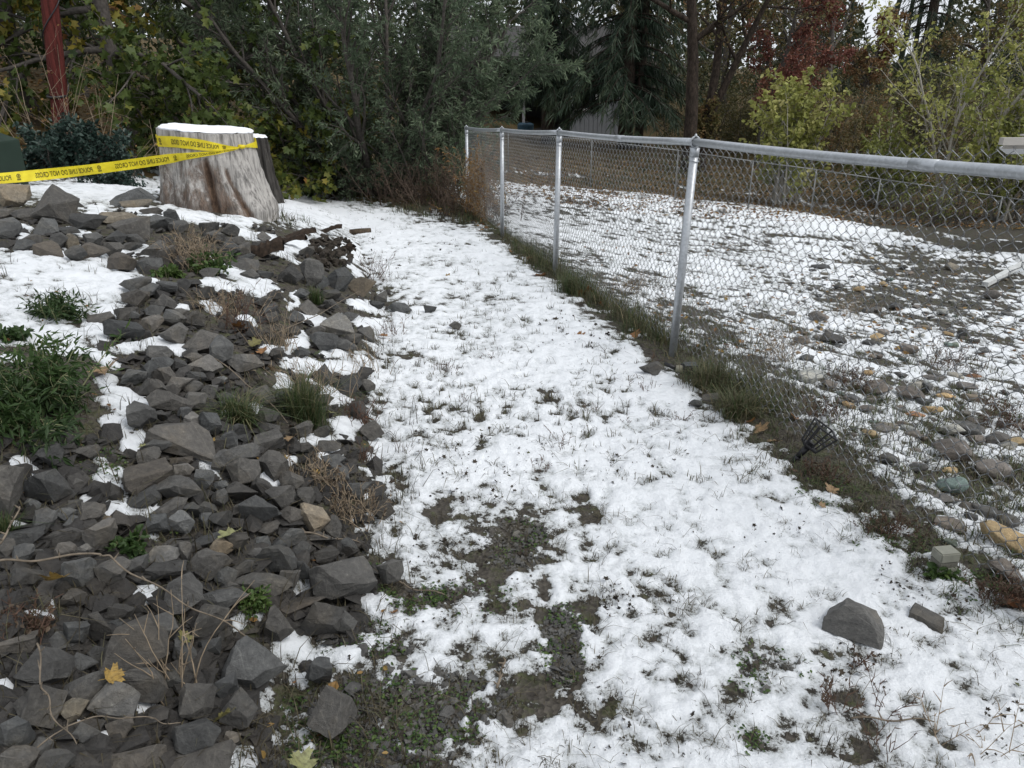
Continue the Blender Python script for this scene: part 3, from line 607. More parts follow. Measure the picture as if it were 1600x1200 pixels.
LONE = [(1338, 962, 84, 54, 'g', 'angular grey rock alone on the snow in the near right'), (1450, 958, 50, 26, 'd', 'low flat-topped dark rock on the snow beside a bigger grey one'),
  (1017, 575, 36, 22, 'd', 'low dark rock in the snow beside the black spotlight'), (1087, 628, 22, 13, 'd', 'small dark stone in snow below the black spotlight'),
  (711, 508, 20, 12, 'd', 'small dark pointed stone alone in the middle of the snowy path'), (625, 480, 38, 15, 'd', 'flat dark rock at the far edge of the path'), (672, 483, 20, 11, 'd', 'little dark stone next to a flat rock on the path edge'),
  (1112, 622, 30, 16, 'd', 'dark stone tucked into grass at the fence foot')]
LONE_M = [rock_mesh(901, bev=.012, pts=[(-.5, -.3, -.5), (.5, -.35, -.5), (.5, .35, -.5), (-.45, .4, -.5), (-.5, -.22, -.05), (-.24, -.1, .44), (.06, -.05, .5), (.30, -.22, .12), (.5, -.2, -.22), (.3, .3, .1), (-.2, .3, .25)]), rock_mesh(902, bev=.012, pts=[(-.5, -.4, -.5), (.5, -.4, -.5), (.5, .4, -.5), (-.5, .4, -.5), (-.46, -.3, .45), (-.1, -.38, .42), (.46, -.3, -.05), (.45, .3, .0), (-.4, .35, .5)])]
for i_, (u, v, w, h, t, lab) in enumerate(LONE):
    if i_ < 2: tag(put_rock(u, v, w, h, t, LONE_M, 'rock', roll=.03, idx=i_), lab, 'rock', 'loose rocks on the snow')
    else: tag(put_rock(u, v, w, h, t, ROCKS, 'rock'), lab, 'rock', 'loose rocks on the snow')

# river stones in the yard
YARD = """1490,702,56,36,m,broad grey-brown;1553,732,50,30,m,dark rounded;1488,757,46,26,n,green-tinged;1478,776,46,16,m,flat brown-grey;1537,797,38,22,d,dark;1568,836,72,38,y,large tan;1487,813,46,16,m,flat brown;1577,815,28,20,d,dark grey;1517,808,20,16,d,small dark;1435,730,30,14,d,low dark;1388,665,30,14,t,tan;1430,645,30,9,o,reddish;1457,640,32,14,y,pale tan;1490,672,34,22,l,pale grey;1422,613,44,18,m,long grey;1372,607,42,18,m,brown-grey;1445,627,28,12,d,dark oval;1478,617,28,10,y,sandy;1430,602,20,12,l,whitish;1448,605,18,14,d,small upright dark;1515,620,24,12,t,buff;1357,583,18,9,y,small sandy;1457,590,30,10,m,thin grey;1520,587,26,9,o,rusty;1260,560,22,12,d,small dark grey;1265,588,40,22,l,whitish boulder-like;1357,638,26,12,m,brown;1573,885,52,26,m,brown;1487,842,20,10,n,small greenish;1587,688,30,14,y,ochre;1275,494,24,18,m,rounded brown;1304,530,38,18,d,wide dark;1253,532,26,16,m,grey-brown;1506,524,22,16,d,round dark;1401,479,20,12,d,dark;1356,485,18,10,d,flat dark;1551,459,26,16,m,brown;1487,417,20,10,t,tan;1412,417,14,8,d,tiny dark;1283,416,30,6,d,thin flat dark;1341,451,20,8,y,sandy;1380,444,14,9,y,small pale"""
YLM = [(1540, 440, 'by the end of the white pipe'), (1420, 470, 'on the bare gravel strip of the yard'), (1300, 520, 'on the grassy slope behind the fence'), (1430, 610, 'in the thick of the yard stones'), (1520, 720, 'beside the broad brown stones behind the fence'), (1560, 840, 'close behind the near end of the fence'), (1300, 420, 'on the snowy far part of the yard'), (1350, 620, 'between snow and dry weeds in the yard')]
ys = {}
for q in YARD.split(';'):
    a = q.split(','); u, v, w, h = map(int, a[:4])
    o = put_rock(u, v, w, h, a[4], STONES, 'river_stone')
    lm = min(YLM, key=lambda L: (L[0]-u)**2+2*(L[1]-v)**2)[2]
    ys.setdefault((a[5], lm), []).append((u, o))
for (ad, lm), L in ys.items():
    for i, (u, o) in enumerate(sorted(L, key=lambda e: e[0])):
        tag(o, f'{ad} river stone {lm}'+('' if len(L) == 1 else f', {ORD[i]} from the left'), 'stone', 'river stones in the yard')
R2 = random.Random(77); cnt = 0
while cnt < 210:
    u, v = R2.uniform(1130, 1640), R2.uniform(395, 860)
    dens = math.exp(-((v-450)/60)**2)*.9*(u > 1230) + math.exp(-((v-620)/130)**2)*.55*(u > 1270+.2*(v-500))
    if R2.random() > dens: continue
    P, d = hit(u, v)
    if P.x-float(xfence(P.y)) < .35: continue
    w = R2.lognormvariate(math.log(.068), .35)*FPX/d
    tn_ = R2.choice('ddddmmmmmmtnlgggyb'); o = put_rock(u, v, w, w*R2.uniform(.35, .55), tn_, STONES, 'river_stone', R=R2); cnt += 1
    yl = min(YLM, key=lambda L: (L[0]-u)**2+2*(L[1]-v)**2)[2]; sz_ = 'tiny' if w*d/FPX < .07 else ('smallish' if w*d/FPX < .105 else 'fist-sized')
    tag(o, f"{sz_} {dict(d='dark', m='brown-grey', t='buff', n='greenish', l='pale', g='grey', y='sandy', b='brownish')[tn_]} river stone {yl}", 'stone', 'small river stones scattered through the yard')

dup_ = {}
for o in list(C.objects):
    if o.name.startswith('river_stone'): dup_.setdefault(o['label'], []).append(o)
for lab, L in dup_.items():
    if len(L) > 1:
        L.sort(key=lambda o: o.location.x/max(o.location.y, .1))
        for i, o in enumerate(L): o['label'] = f'{lab}, {ORD[i]} from left'
# rubble too small to pick apart, filling between the rocks
def scatter_chips(name, pts, sizes, label, cols, seed=3, flat=.7):
    R = np.random.default_rng(seed); base = []
    for i in range(10):
        me = rock_mesh(700+i, 8, bev=.03) if False else None
        bm = bmesh.new()
        for _ in range(9):
            q = R.normal(size=3); q /= np.linalg.norm(q); bm.verts.new(q*.5*R.uniform(.8, 1.1))
        hh = bmesh.ops.convex_hull(bm, input=bm.verts)
        bmesh.ops.delete(bm, geom=[g for g in hh['geom_interior'] if isinstance(g, bmesh.types.BMVert)], context='VERTS')
        bm.verts.index_update()
        base.append((np.array([v.co[:] for v in bm.verts]), np.array([[v.index for v in f.verts] for f in bm.faces if len(f.verts) == 3]))); bm.free()
    mb = MB()
    for p, s in zip(pts, sizes):
        V, F = base[R.integers(10)]
        Rm = np.array(Euler(R.uniform(-.5, .5, 2).tolist()+[R.uniform(0, 6.3)]).to_matrix())
        mb.add((V*np.array([s, s*R.uniform(.6, 1), s*flat*R.uniform(.6, 1)]))@Rm.T+np.array(p), F, R.uniform(.1, .55))
    o = mb.build(name, M['rock']); o.color = (*cols, 1); return tag(o, label, name, kind='stuff')
pts, szs = [], []
R3 = np.random.default_rng(9)
BANK = np.array([(0,330),(60,320),(200,310),(300,345),(430,350),(560,380),(610,450),(590,520),(590,640),(600,760),(610,900),(540,1000),(420,1080),(420,1200),(0,1200),(0,850),(0,700),(150,690),(205,640),(140,500),(200,470),(150,420),(0,390)], float)
uu_, vv_ = R3.uniform(-60, 640, 11000), R3.uniform(320, 1330, 11000)
ins = sd_poly(uu_, vv_, BANK) > -6
PP, DD = hits(uu_[ins][:5200], vv_[ins][:5200])
PP = PP[snow_cover(PP[:, 0], PP[:, 1], PP[:, 2]) < .05]
szs = np.clip(R3.lognormal(math.log(.046), .5, len(PP)), .018, .13); pts = PP+np.stack([szs*0, szs*0, szs*.12], 1)
scatter_chips('rubble', pts, szs, 'small broken stone filling the gaps between the bank rocks', (.034, .032, .030))  # colour set darker than the rocks so the gaps read as shaded
pts, szs = [], []
for (cu, cv, a, b, n) in [(640, 1110, 170, 66, 1500), (560, 1190, 160, 50, 700), (808, 850, 50, 42, 520), (880, 1010, 38, 64, 600), (600, 1000, 80, 26, 350), (700, 935, 70, 24, 250), (1470, 450, 160, 50, 1300), (1540, 780, 70, 60, 260), (1350, 620, 110, 70, 400), (1200, 1050, 60, 40, 120), (160, 540, 40, 40, 200), (200, 690, 40, 40, 150)]:
    r, th_ = np.sqrt(R3.random(n)), R3.uniform(0, 6.28, n)
    PP, _ = hits(cu+a*r*np.cos(th_), cv+b*r*np.sin(th_)); ss_ = np.clip(R3.lognormal(math.log(.014 if cv > 500 else .022), .45, n), .006, .06)
    PP[:, 2] += ss_*.15; pts += list(PP); szs += list(ss_)
scatter_chips('gravel', pts, szs, 'dark crushed gravel showing where the snow has melted', (.08, .078, .074), 5)
# ---------------------------------------------------------------- the taped stump
def stump_mat(name, cols, streak):
    m, n, l, b = newmat(name)
    tc = N(n, 'ShaderNodeTexCoord'); mp = N(n, 'ShaderNodeMapping'); mp.inputs['Scale'].default_value = (1, 1, .035)
    l.new(tc.outputs['Object'], mp.inputs[0])
    n1 = N(n, 'ShaderNodeTexNoise', i_Scale=34.0, i_Detail=9.0, i_Roughness=.68)
    n2 = N(n, 'ShaderNodeTexNoise', i_Scale=9.0, i_Detail=9.0, i_Roughness=.78, i_Distortion=.5)
    mp2 = N(n, 'ShaderNodeMapping'); mp2.inputs['Scale'].default_value = (1, 1, .38); l.new(tc.outputs['Object'], mp2.inputs[0])
    n3 = N(n, 'ShaderNodeTexNoise', i_Scale=16.0, i_Detail=8.0, i_Roughness=.75)
    l.new(mp.outputs[0], n1.inputs['Vector']); l.new(mp2.outputs[0], n2.inputs['Vector']); l.new(mp2.outputs[0], n3.inputs['Vector'])
    r1 = ramp(n, [(.30, tuple(c*.22 for c in cols)), (.42, tuple(c*.6 for c in cols)), (.52, cols), (.68, tuple(min(.8, c*1.3) for c in cols))]); l.new(n1.outputs[0], r1.inputs[0])
    at_ = N(n, 'ShaderNodeAttribute', attribute_name='tint')              # where the bark layer is still stained
    ad = N(n, 'ShaderNodeMath', operation='ADD'); l.new(n2.outputs[0], ad.inputs[0]); l.new(at_.outputs['Fac'], ad.inputs[1])
    rm = ramp(n, [(.66, (0, 0, 0)), (.78, (.75, .75, .75)), (1.0, (1, 1, 1))]); l.new(ad.outputs[0], rm.inputs[0])
    st = ramp(n, [(.35, tuple(c*.30 for c in streak)), (.5, streak), (.65, tuple(c*2.0 for c in streak)), (.8, tuple(c*3 for c in streak))]); l.new(n3.outputs[0], st.inputs[0])
    mx_ = N(n, 'ShaderNodeMix', data_type='RGBA'); l.new(rm.outputs[0], mx_.inputs[0]); l.new(r1.outputs[0], mx_.inputs[6]); l.new(st.outputs[0], mx_.inputs[7])
    l.new(mx_.outputs[2], b.inputs['Base Color']); b.inputs['Roughness'].default_value = .85; b.inputs['Specular IOR Level'].default_value = .2
    h = N(n, 'ShaderNodeMath', operation='ADD'); l.new(n1.outputs[0], h.inputs[0]); l.new(n3.outputs[0], h.inputs[1])
    bump(n, l, h.outputs[0], b, 1.0, .03)
    return m
M['stump'] = stump_mat('weathered_wood', (.42, .40, .375), (.10, .065, .045))
M['darkbark'] = stump_mat('furrowed_bark', (.06, .055, .05), (.02, .017, .014))
M['capsnow'] = plain('cap_snow', (.82, .84, .87), .6, var=.03, scale=18, bmp=.35)
SB = Vector((-2.83, 7.45, 0)); SB.z = float(terrain(SB.x, SB.y))
ZT = zat(203, SB.y)                                                      # height of the cut
def stump_radius(th, t):
    """th 0 = towards +x; t 0 at the ground, 1 at the cut"""
    base = .408 + .06*(1-t)**2
    fl = np.maximum(0, 1-t*1.0)**1.5
    right = np.exp(-((np.angle(np.exp(1j*(th+.35))))/.55)**2)
    front = np.exp(-((np.angle(np.exp(1j*(th+1.5))))/.8)**2)
    r = base + fl*(.12*right+.06*front) + .03*(1-t)*right
    r = r + .012*np.sin(th*5+1) + .008*np.sin(th*11+t*2) + .006*np.sin(th*19+.5+3*t) + fl*.03*np.sin(th*7)
    return r
na, nz = 200, 44
th = np.linspace(0, 2*np.pi, na, endpoint=False); tt = np.linspace(-.18, 1, nz)
TH, TT = np.meshgrid(th, tt)
rad = stump_radius(TH, np.clip(TT, 0, 1))
crack = np.exp(-((np.angle(np.exp(1j*(TH+1.32-.12*(1-TT)))))/.05)**2)*sm(.80, .55, TT)+np.exp(-((np.angle(np.exp(1j*(TH+1.05-.35*(1-TT)))))/.05)**2)*sm(.66, .45, TT)
rad = rad - .05*crack + .010*fbm(TH*6, TT*5, 1.0, 3, 121) + .005*fbm(TH*22, TT*1.0, 1.0, 2, 125)
H = ZT-SB.z
tilt = lambda X, Y: -.075*X                                              # the cut slopes down to the right
XX, YY = rad*np.cos(TH), rad*np.sin(TH)
ZZ = np.where(TT >= .999, H+tilt(XX, YY)*1.0, TT*(H+tilt(XX, YY)))
stain = .05+.19*np.exp(-((np.angle(np.exp(1j*(TH+1.25-.3*(1-TT)))))/.30)**2)*sm(.78, .5, TT) + .40*crack + .14*sm(.40, .0, TT)*(np.cos(TH+1.9) > -.2) + .15*sm(-.3, .5, np.cos(TH+2.5))*sm(1.05, .6, TT) - .25*np.exp(-((np.angle(np.exp(1j*(TH+.5))))/.42)**2)
mb = MB(); i = np.arange(nz-1)[:, None]*na; j = np.arange(na)[None]; k = (j+1) % na
mb.add(np.stack([XX, YY, ZZ], -1).reshape(-1, 3), np.stack([i+j, i+k, i+na+k, i+na+j], -1).reshape(-1, 4), stain.ravel())
stump = empty('tree_stump', SB, 'big pale weathered stump with a snowy top, wrapped in yellow tape', 'stump')
mb.build('trunk', M['stump'], stump, True)
ring = np.stack([XX[-1], YY[-1], ZZ[-1]], -1)
mb = MB(); cc = np.array([[0, 0, H+.004]])
lv = [ring*np.array([1, 1, 1])]
lv2 = ring*np.array([.5, .5, 0])+np.array([0, 0, 1])*(H-.075*ring[:, :1]*.5)
mb.add(np.concatenate([ring, lv2, cc]), [(a, (a+1) % na, na+(a+1) % na, na+a) for a in range(na)]+[(na+a, na+(a+1) % na, 2*na) for a in range(na)], .1)
mb.build('cut_face', M['stump'], stump, True)
mb = MB(); rr_ = [1.0, 1.015, 1.0, .95, .8, .5, .2]; hh_ = [.0, .012, .026, .036, .042, .044, .045]
ed = .93+.05*np.sin(th*3+1)+.03*np.sin(th*7)
V = []
for q, (a_, h_) in enumerate(zip(rr_, hh_)):
    x, y = ring[:, 0]*a_*ed, ring[:, 1]*a_*ed
    V.append(np.stack([x, y, H-.075*x+.004+.6*h_*(1+.35*np.sin(th*2.0+q*.2))+.006*fbm(x, y, .12, 2, 131)], 1))
V.append(np.array([[0, 0, H+.034]]))
F = [(q*na+a, q*na+(a+1) % na, (q+1)*na+(a+1) % na, (q+1)*na+a) for q in range(6) for a in range(na)]+[(6*na+a, 6*na+(a+1) % na, 7*na) for a in range(na)]
mb.add(np.concatenate(V), F); mb.build('snow_cap', M['capsnow'], stump, True)

# second, darker stump behind
P2 = at(409, 10.9)
s2 = empty('tree_stump', P2, 'dark furrowed stump half hidden behind the taped stump', 'stump')
rad2 = .16+.05*np.maximum(0, 1-TT)**2+.018*np.sin(TH*9)+.012*np.sin(TH*17+1)+.06*np.maximum(0, .7-TT)*np.exp(-((np.angle(np.exp(1j*(TH+.3))))/.7)**2)+.02*fbm(TH*5, TT*4, 1, 3, 141)
X2, Y2 = rad2*np.cos(TH)+.04*(1-TT), rad2*np.sin(TH); H2 = zat(213, 10.9)-P2.z
mb = MB(); mb.add(np.stack([X2, Y2, TT*(H2-.10*X2)], -1).reshape(-1, 3), np.stack([i+j, i+k, i+na+k, i+na+j], -1).reshape(-1, 4), 0.0); mb.build('trunk', M['darkbark'], s2, True)
r2 = np.stack([X2[-1], Y2[-1], H2-.10*X2[-1]], -1)
mb = MB(); mb.add(np.concatenate([r2, r2*np.array([.9, .9, 1])+[0, 0, .025], [[0, 0, H2+.03]]]), [(a, (a+1) % na, na+(a+1) % na, na+a) for a in range(na)]+[(na+a, na+(a+1) % na, 2*na) for a in range(na)])
mb.build('snow_cap', M['capsnow'], s2, True)

# ---------------------------------------------------------------- police tape
def tape_mat():
    m, n, l, b = newmat('yellow_tape')
    tc = N(n, 'ShaderNodeTexCoord'); no = N(n, 'ShaderNodeTexNoise', i_Scale=16.0, i_Detail=4.0); l.new(tc.outputs['Object'], no.inputs['Vector'])
    r = ramp(n, [(.3, (.70, .56, .02)), (.6, (.86, .72, .03)), (.8, (.88, .76, .10))]); l.new(no.outputs[0], r.inputs[0])
    l.new(r.outputs[0], b.inputs['Base Color']); b.inputs['Roughness'].default_value = .38
    t = N(n, 'ShaderNodeBsdfTranslucent'); l.new(r.outputs[0], t.inputs[0]); x = N(n, 'ShaderNodeMixShader'); x.inputs[0].default_value = .3
    l.new(b.outputs[0], x.inputs[1]); l.new(t.outputs[0], x.inputs[2]); l.new(x.outputs[0], n['Material Output'].inputs[0])
    bump(n, l, no.outputs[0], b, .25, .01); return m
M['tape'] = tape_mat(); M['print'] = plain('tape_print', (.075, .062, .01), .5, var=.2, bmp=0)
fc = bpy.data.curves.new('tape_text', 'FONT'); fc.body = 'POLICE LINE DO NOT CROSS'; fc.size = 1.0; fc.resolution_u = 3; fc.offset = .012
fo = bpy.data.objects.new('tape_text', fc); C.objects.link(fo); bpy.context.view_layer.update()
tm = fo.to_mesh(); TV = np.array([v.co[:] for v in tm.vertices]); TF = [tuple(p.vertices) for p in tm.polygons]
fo.to_mesh_clear(); bpy.data.objects.remove(fo); bpy.data.curves.remove(fc)
TV = TV-TV.min(0); TEXW = TV[:, 0].max(); TEXH = TV[:, 1].max()
def ribbon(path, ups, widths, nrm, name, parent, text0=0.0, W=.092, mirror=True, text=True, wrinkle=.004):
    """tape along path (k,3); ups = across direction; printed words run mirrored along it"""
    path = np.asarray(path, float); ups = np.asarray(ups, float); widths = np.asarray(widths, float); nrm = np.asarray(nrm, float)
    s = np.concatenate([[0], np.cumsum(np.linalg.norm(np.diff(path, axis=0), axis=1))]); L = s[-1]
    def f(si, t):
        q = [np.interp(si, s, path[:, c]) for c in range(3)]; uq = [np.interp(si, s, ups[:, c]) for c in range(3)]; w = np.interp(si, s, widths)
        nq = [np.interp(si, s, nrm[:, c]) for c in range(3)]
        wr = wrinkle*np.sin(si*9+t*2.0)+wrinkle*.5*np.sin(si*23-t*3)
        return np.stack([q[c]+uq[c]*w*t+nq[c]*wr for c in range(3)], -1), np.stack(nq, -1)
    ns = max(12, int(L/.02)); sg, tg = np.meshgrid(np.linspace(0, L, ns), np.linspace(-.5, .5, 9), indexing='ij')
    V, _ = f(sg.ravel(), tg.ravel()); mb = MB()
    ii = np.arange(ns-1)[:, None]*9; jj = np.arange(8)[None]
    mb.add(V, np.stack([ii+jj, ii+jj+1, ii+10+jj, ii+9+jj], -1).reshape(-1, 4))
    band = mb.build(name, M['tape'], parent, True)
    if text:
        th_ = .46; tw = .44; per = .62
        k = 0; mb = MB(); x = text0
        while x < L-.05:
            vs_ = TV[:, 0]/TEXW*tw; tt_ = (TV[:, 1]/TEXH-.5)*th_
            si = x+(tw-vs_ if mirror else vs_)
            ok = (si > .01) & (si < L-.01)
            P_, Nn = f(np.clip(si, .0, L), tt_)
            P_ = P_+Nn*.0025
            fs = [fx for fx in TF if all(ok[a] for a in fx)]
            if fs: mb.add(P_, fs)
            ic = x+tw+.055                                            # the small round mark between the words
            if .03 < ic < L-.03:
                a_ = np.linspace(0, 2*np.pi, 17)
                for (r0, r1, t0) in ((.20, .13, .10),):
                    o_, _n = f(ic+W*r0*.8*np.cos(a_), t0+r0*np.sin(a_)); i_, _ = f(ic+W*r1*.8*np.cos(a_), t0+r1*np.sin(a_))
                    mb.add(np.concatenate([o_, i_])+np.tile(_n, (2, 1))*.0025, [(q, q+1, 17+q+1, 17+q) for q in range(16)])
                for tb in (-.18, -.27):
                    o_, _n = f(ic+np.array([-.014, .014, .014, -.014]), tb+np.array([-.03, -.03, .03, .03])); mb.add(o_+_n*.0025, [(0, 1, 2, 3)])
                o_, _n = f(ic+np.array([-.004, .004, .004, -.004]), np.array([.02, .02, .18, .18])); mb.add(o_+_n*.0025, [(0, 1, 2, 3)])
            x += per
        if mb.n: mb.build('printed_words', M['print'], band)['kind'] = 'stuff'
    return band
def on_stump(theta, z, gap=.008):
    t = min(max(z/H, 0), 1); r = float(stump_radius(np.array(theta), np.array(t)))+gap+.008
    return np.array([SB.x+r*math.cos(theta), SB.y+r*math.sin(theta), SB.z+z])
tape = empty('police_tape', (SB.x, SB.y-.5, SB.z+H-.2), 'yellow police line tape knotted round the stump and stretched off to the side', 'tape')
tO = np.array(tape.location)
# angles on the stump as the camera sees them
view = math.atan2(-SB.y, -SB.x)                                          # from the stump to the camera
kth = view+.72; kz = H-.135                                              # the knot
TH_L = view-1.62
ths = np.linspace(TH_L-.9, kth, 34); q = np.linspace(0, 1, 34)
pa = np.array([on_stump(a, H-.075-.060*sm(.55, 1.0, qq)-.005*qq) for a, qq in zip(ths, q)])
wa = .094*(1-sm(.72, 1.0, q)*.86); na_ = np.stack([np.cos(ths), np.sin(ths), 0*ths], 1)
ribbon(pa-tO, np.tile([0, 0, 1.], (34, 1)), wa, na_, 'tape_band', tape, text0=.14, W=.105)
ths = np.linspace(kth, view+1.62+1.1, 26); q = np.linspace(0, 1, 26)
pb = np.array([on_stump(a, H-.135+.012*sm(0, .4, qq)) for a, qq in zip(ths, q)])
wb = .094*(.16+.84*sm(0, .42, q)); nb = np.stack([np.cos(ths), np.sin(ths), 0*ths], 1)
ribbon(pb-tO, np.tile([0, 0, 1.], (26, 1)), wb, nb, 'tape_band', tape, text=False)
kn = on_stump(kth, kz, .012)
mb = MB(); mb.tube([kn+[-.03, 0, .01]-tO, kn-tO, kn+[.03, .0, .005]-tO], [.014, .02, .014], 8); mb.build('knot', M['tape'], tape, True)
d0, d1, d2 = ray(-190, 291); E = np.array([d0, d1, d2])*6.15+np.array([0, 0, CAMZ])
n_ = 60; q = np.linspace(0, 1, n_)
pc = kn[None]*(1-q)[:, None]+E[None]*q[:, None]; pc[:, 2] -= .05*np.sin(np.pi*q); pc[:, 1] -= .02*np.sin(np.pi*q)
for it in range(n_):
    rx, ry = pc[it, 0]-SB.x, pc[it, 1]-SB.y; rr0 = math.hypot(rx, ry); a_t = math.atan2(ry, rx)
    need = float(stump_radius(np.array(a_t), np.array(min(max((pc[it, 2]-SB.z)/H, 0), 1))))+.028
    if rr0 < need: pc[it, 0] = SB.x+rx/rr0*need; pc[it, 1] = SB.y+ry/rr0*need
dirn = (E-kn)/np.linalg.norm(E-kn); up = np.array([0, 0, 1.])-dirn*dirn[2]; up /= np.linalg.norm(up); nr = np.cross(up, dirn); nr *= np.sign(np.dot(nr, -E+np.array([0, 0, CAMZ])))
wc = .090*(.14+.86*sm(0, .26, q))
tw_ = .35*np.sin(q*6.0)+.12*np.sin(q*17); ups = up[None]*np.cos(tw_)[:, None]+nr[None]*np.sin(tw_)[:, None]
# the run is printed from its outer end so that the mirrored words read from right to left
ribbon((pc-tO)[::-1], ups[::-1], wc[::-1], np.tile(nr, (n_, 1))[::-1], 'tape_run', tape, text0=-.12, W=.090, wrinkle=.006)

# ---------------------------------------------------------------- utility box and red pole
M['boxgreen'] = plain('green_enamel', (.020, .034, .026), .45, var=.12, scale=6, bmp=.05)
bx = at(-6, 7.3); 
xr = at(27, 8.1, zat(245, 8.1)).x; zt = zat(214, 7.6)
box = empty('utility_box', (xr-.62, 7.75, float(terrain(xr-.62, 7.75))), 'dark green metal utility box at the far left', 'utility box')
bo = np.array(box.location)
def bevelled_prism(profile, y0, y1, bev=.02):
    bm = bmesh.new(); a = [bm.verts.new((p[0], y0, p[1])) for p in profile]; b_ = [bm.verts.new((p[0], y1, p[1])) for p in profile]
    bm.faces.new(a); bm.faces.new(b_[::-1]); n = len(a)
    for i_ in range(n): bm.faces.new((a[(i_+1) % n], a[i_], b_[i_], b_[(i_+1) % n]))
    bmesh.ops.recalc_face_normals(bm, faces=bm.faces)
    bmesh.ops.bevel(bm, geom=list(bm.edges), offset=bev, segments=2, profile=.7, affect='EDGES'); return bm
hb = zt-bo[2]
def bm_obj(bm, name, mats, parent, smooth=False):
    me = bpy.data.meshes.new(name); bm.to_mesh(me); bm.free(); me.materials.append(mats)
    for p in me.polygons: p.use_smooth = smooth
    o = bpy.data.objects.new(name, me); return link(o, parent)
bm_obj(bevelled_prism([(-.62, -.15), (.62, -.15), (.62, hb-.06), (.30, hb+.06), (-.62, hb+.06)], -.45, .45, .018), 'cabinet', M['boxgreen'], box)
bm_obj(bevelled_prism([(-.56, .05), (.56, .05), (.56, hb-.12), (-.56, hb-.12)], -.462, -.448, .004), 'door', M['boxgreen'], box)
bm_obj(bevelled_prism([(.45, hb*.45), (.49, hb*.45), (.49, hb*.62), (.45, hb*.62)], -.485, -.46, .004), 'handle', M['boxgreen'], box)
M['redwood'] = stump_mat('red_painted_wood', (.095, .021, .017), (.045, .014, .012)); M['black'] = plain('black_plastic', (.012, .012, .014), .42, var=.2, scale=40, bmp=.08, spec=.4)
py_ = 10.6; pb_ = at(93, py_); zt0 = zat(170, py_); 
pole = empty('utility_pole', pb_, 'red-brown wooden pole leaning at the left edge of the trees', 'pole')
x_top = at(76, py_-.02, zat(0, py_)).x; x_bot = at(94, py_, zt0).x; dzp = zat(0, py_)-zt0; sl = (x_top-x_bot)/dzp
mb = MB(); zs = np.linspace(-.2, 6.5, 30); x0 = x_bot-sl*(zt0-pb_.z)-pb_.x
mb.tube([(x0+sl*z, 0, z) for z in zs], .108-.004*np.clip(zs, 0, 7), 20, tint=-.2); mb.build('shaft', M['redwood'], pole, True)
mb = MB(); zz_ = zt0-pb_.z
mb.tube([(x0+sl*(zz_+.02*math.sin(a))+.113*math.cos(a), .113*math.sin(a), zz_+.16+.02*math.sin(a)) for a in np.linspace(0, 6.2832, 24)], .018, 6); mb.build('strap', M['black'], pole, True)
mb = MB(); a_ = np.linspace(0, 16, 120); mb.tube([(x0+sl*(zz_+.2+a*.17)+.118*math.cos(a), .118*math.sin(a), zz_+.2+a*.17) for a in a_], .008, 5); mb.build('cable', M['black'], pole, True)

# ---------------------------------------------------------------- small things by the fence
def frame_bars(pts, edges, r): 
    mb = MB()
    for a, b_ in edges: mb.tube([pts[a], pts[b_]], r, 5)
    return mb
P, d = hit(1238, 722); lan = empty('garden_lantern', P, 'black caged solar lantern tilted over on its stake by the fence', 'lantern')
Q = Vector((.55, -.10, .82)).normalized().to_track_quat('Z', 'Y').to_matrix()
def loc_pts(L): return [np.array(Q@Vector(p)) for p in L]
mb = MB(); mb.tube(loc_pts([(0, 0, -.05), (0, 0, .02), (0, 0, .035)]), [.006, .012, .016], 8); mb.build('ground_spike', M['black'], lan, True)
mb = MB(); mb.tube(loc_pts([(0, 0, .03), (0, 0, .10)]), [.012, .016], 10); mb.build('stem', M['black'], lan, True)
w0, w1, z0_, z1_ = .030, .048, .105, .205
mb = MB(); mb.box(np.array(Q@Vector((0, 0, .103))), (.066, .066, .010), np.array(Q)); mb.box(np.array(Q@Vector((0, 0, .114))), (.03, .03, .016), np.array(Q)); mb.build('base_plate', M['black'], lan)
cor = [(-1, -1), (1, -1), (1, 1), (-1, 1)]
for c_ in cor:
    mb = MB(); mb.tube(loc_pts([(c_[0]*w0, c_[1]*w0, z0_), (c_[0]*w1, c_[1]*w1, z1_)]), .0042, 6); mb.build('cage_bar', M['black'], lan)
for c_, e_ in zip(cor, cor[1:]+cor[:1]):
    mid = ((c_[0]+e_[0])/2, (c_[1]+e_[1])/2)
    mb = MB(); mb.tube(loc_pts([(mid[0]*w0, mid[1]*w0, z0_), (mid[0]*w1, mid[1]*w1, z1_)]), .003, 6); mb.build('cage_bar', M['black'], lan)
for f_ in (0, .45, 1.0):
    w_ = w0+(w1-w0)*f_; z_ = z0_+(z1_-z0_)*f_
    for c_, e_ in zip(cor, cor[1:]+cor[:1]):
        mb = MB(); mb.tube(loc_pts([(c_[0]*w_, c_[1]*w_, z_), (e_[0]*w_, e_[1]*w_, z_)]), .0042 if f_ != .45 else .003, 6); mb.build('cage_rail', M['black'], lan)
P, d = hit(1062, 582); sp_ = empty('garden_spotlight', P, 'small black solar spotlight knocked over at the foot of the fence post', 'spotlight')
M['panel'] = plain('solar_panel', (.012, .016, .03), .25, var=.3, scale=60, bmp=0, spec=.5); M['clear'] = plain('cloudy_plastic', (.22, .21, .16), .4, var=.25, scale=25)
mb = MB(); mb.tube([(-.085, .03, .045), (-.02, .0, .022)], [.011, .013], 8); mb.build('stake', M['black'], sp_, True)
mb = MB(); mb.tube([(-.025, 0, .022), (.012, -.008, .020)], [.022, .024], 10); mb.build('collar', M['clear'], sp_, True)
bm = bmesh.new(); vv = [bm.verts.new(p) for p in [(.01, -.03, .0), (.01, .035, .0), (.01, .035, .045), (.01, -.03, .045), (.095, -.055, -.005), (.095, .04, -.005), (.10, .045, .05), (.10, -.06, .05)]]
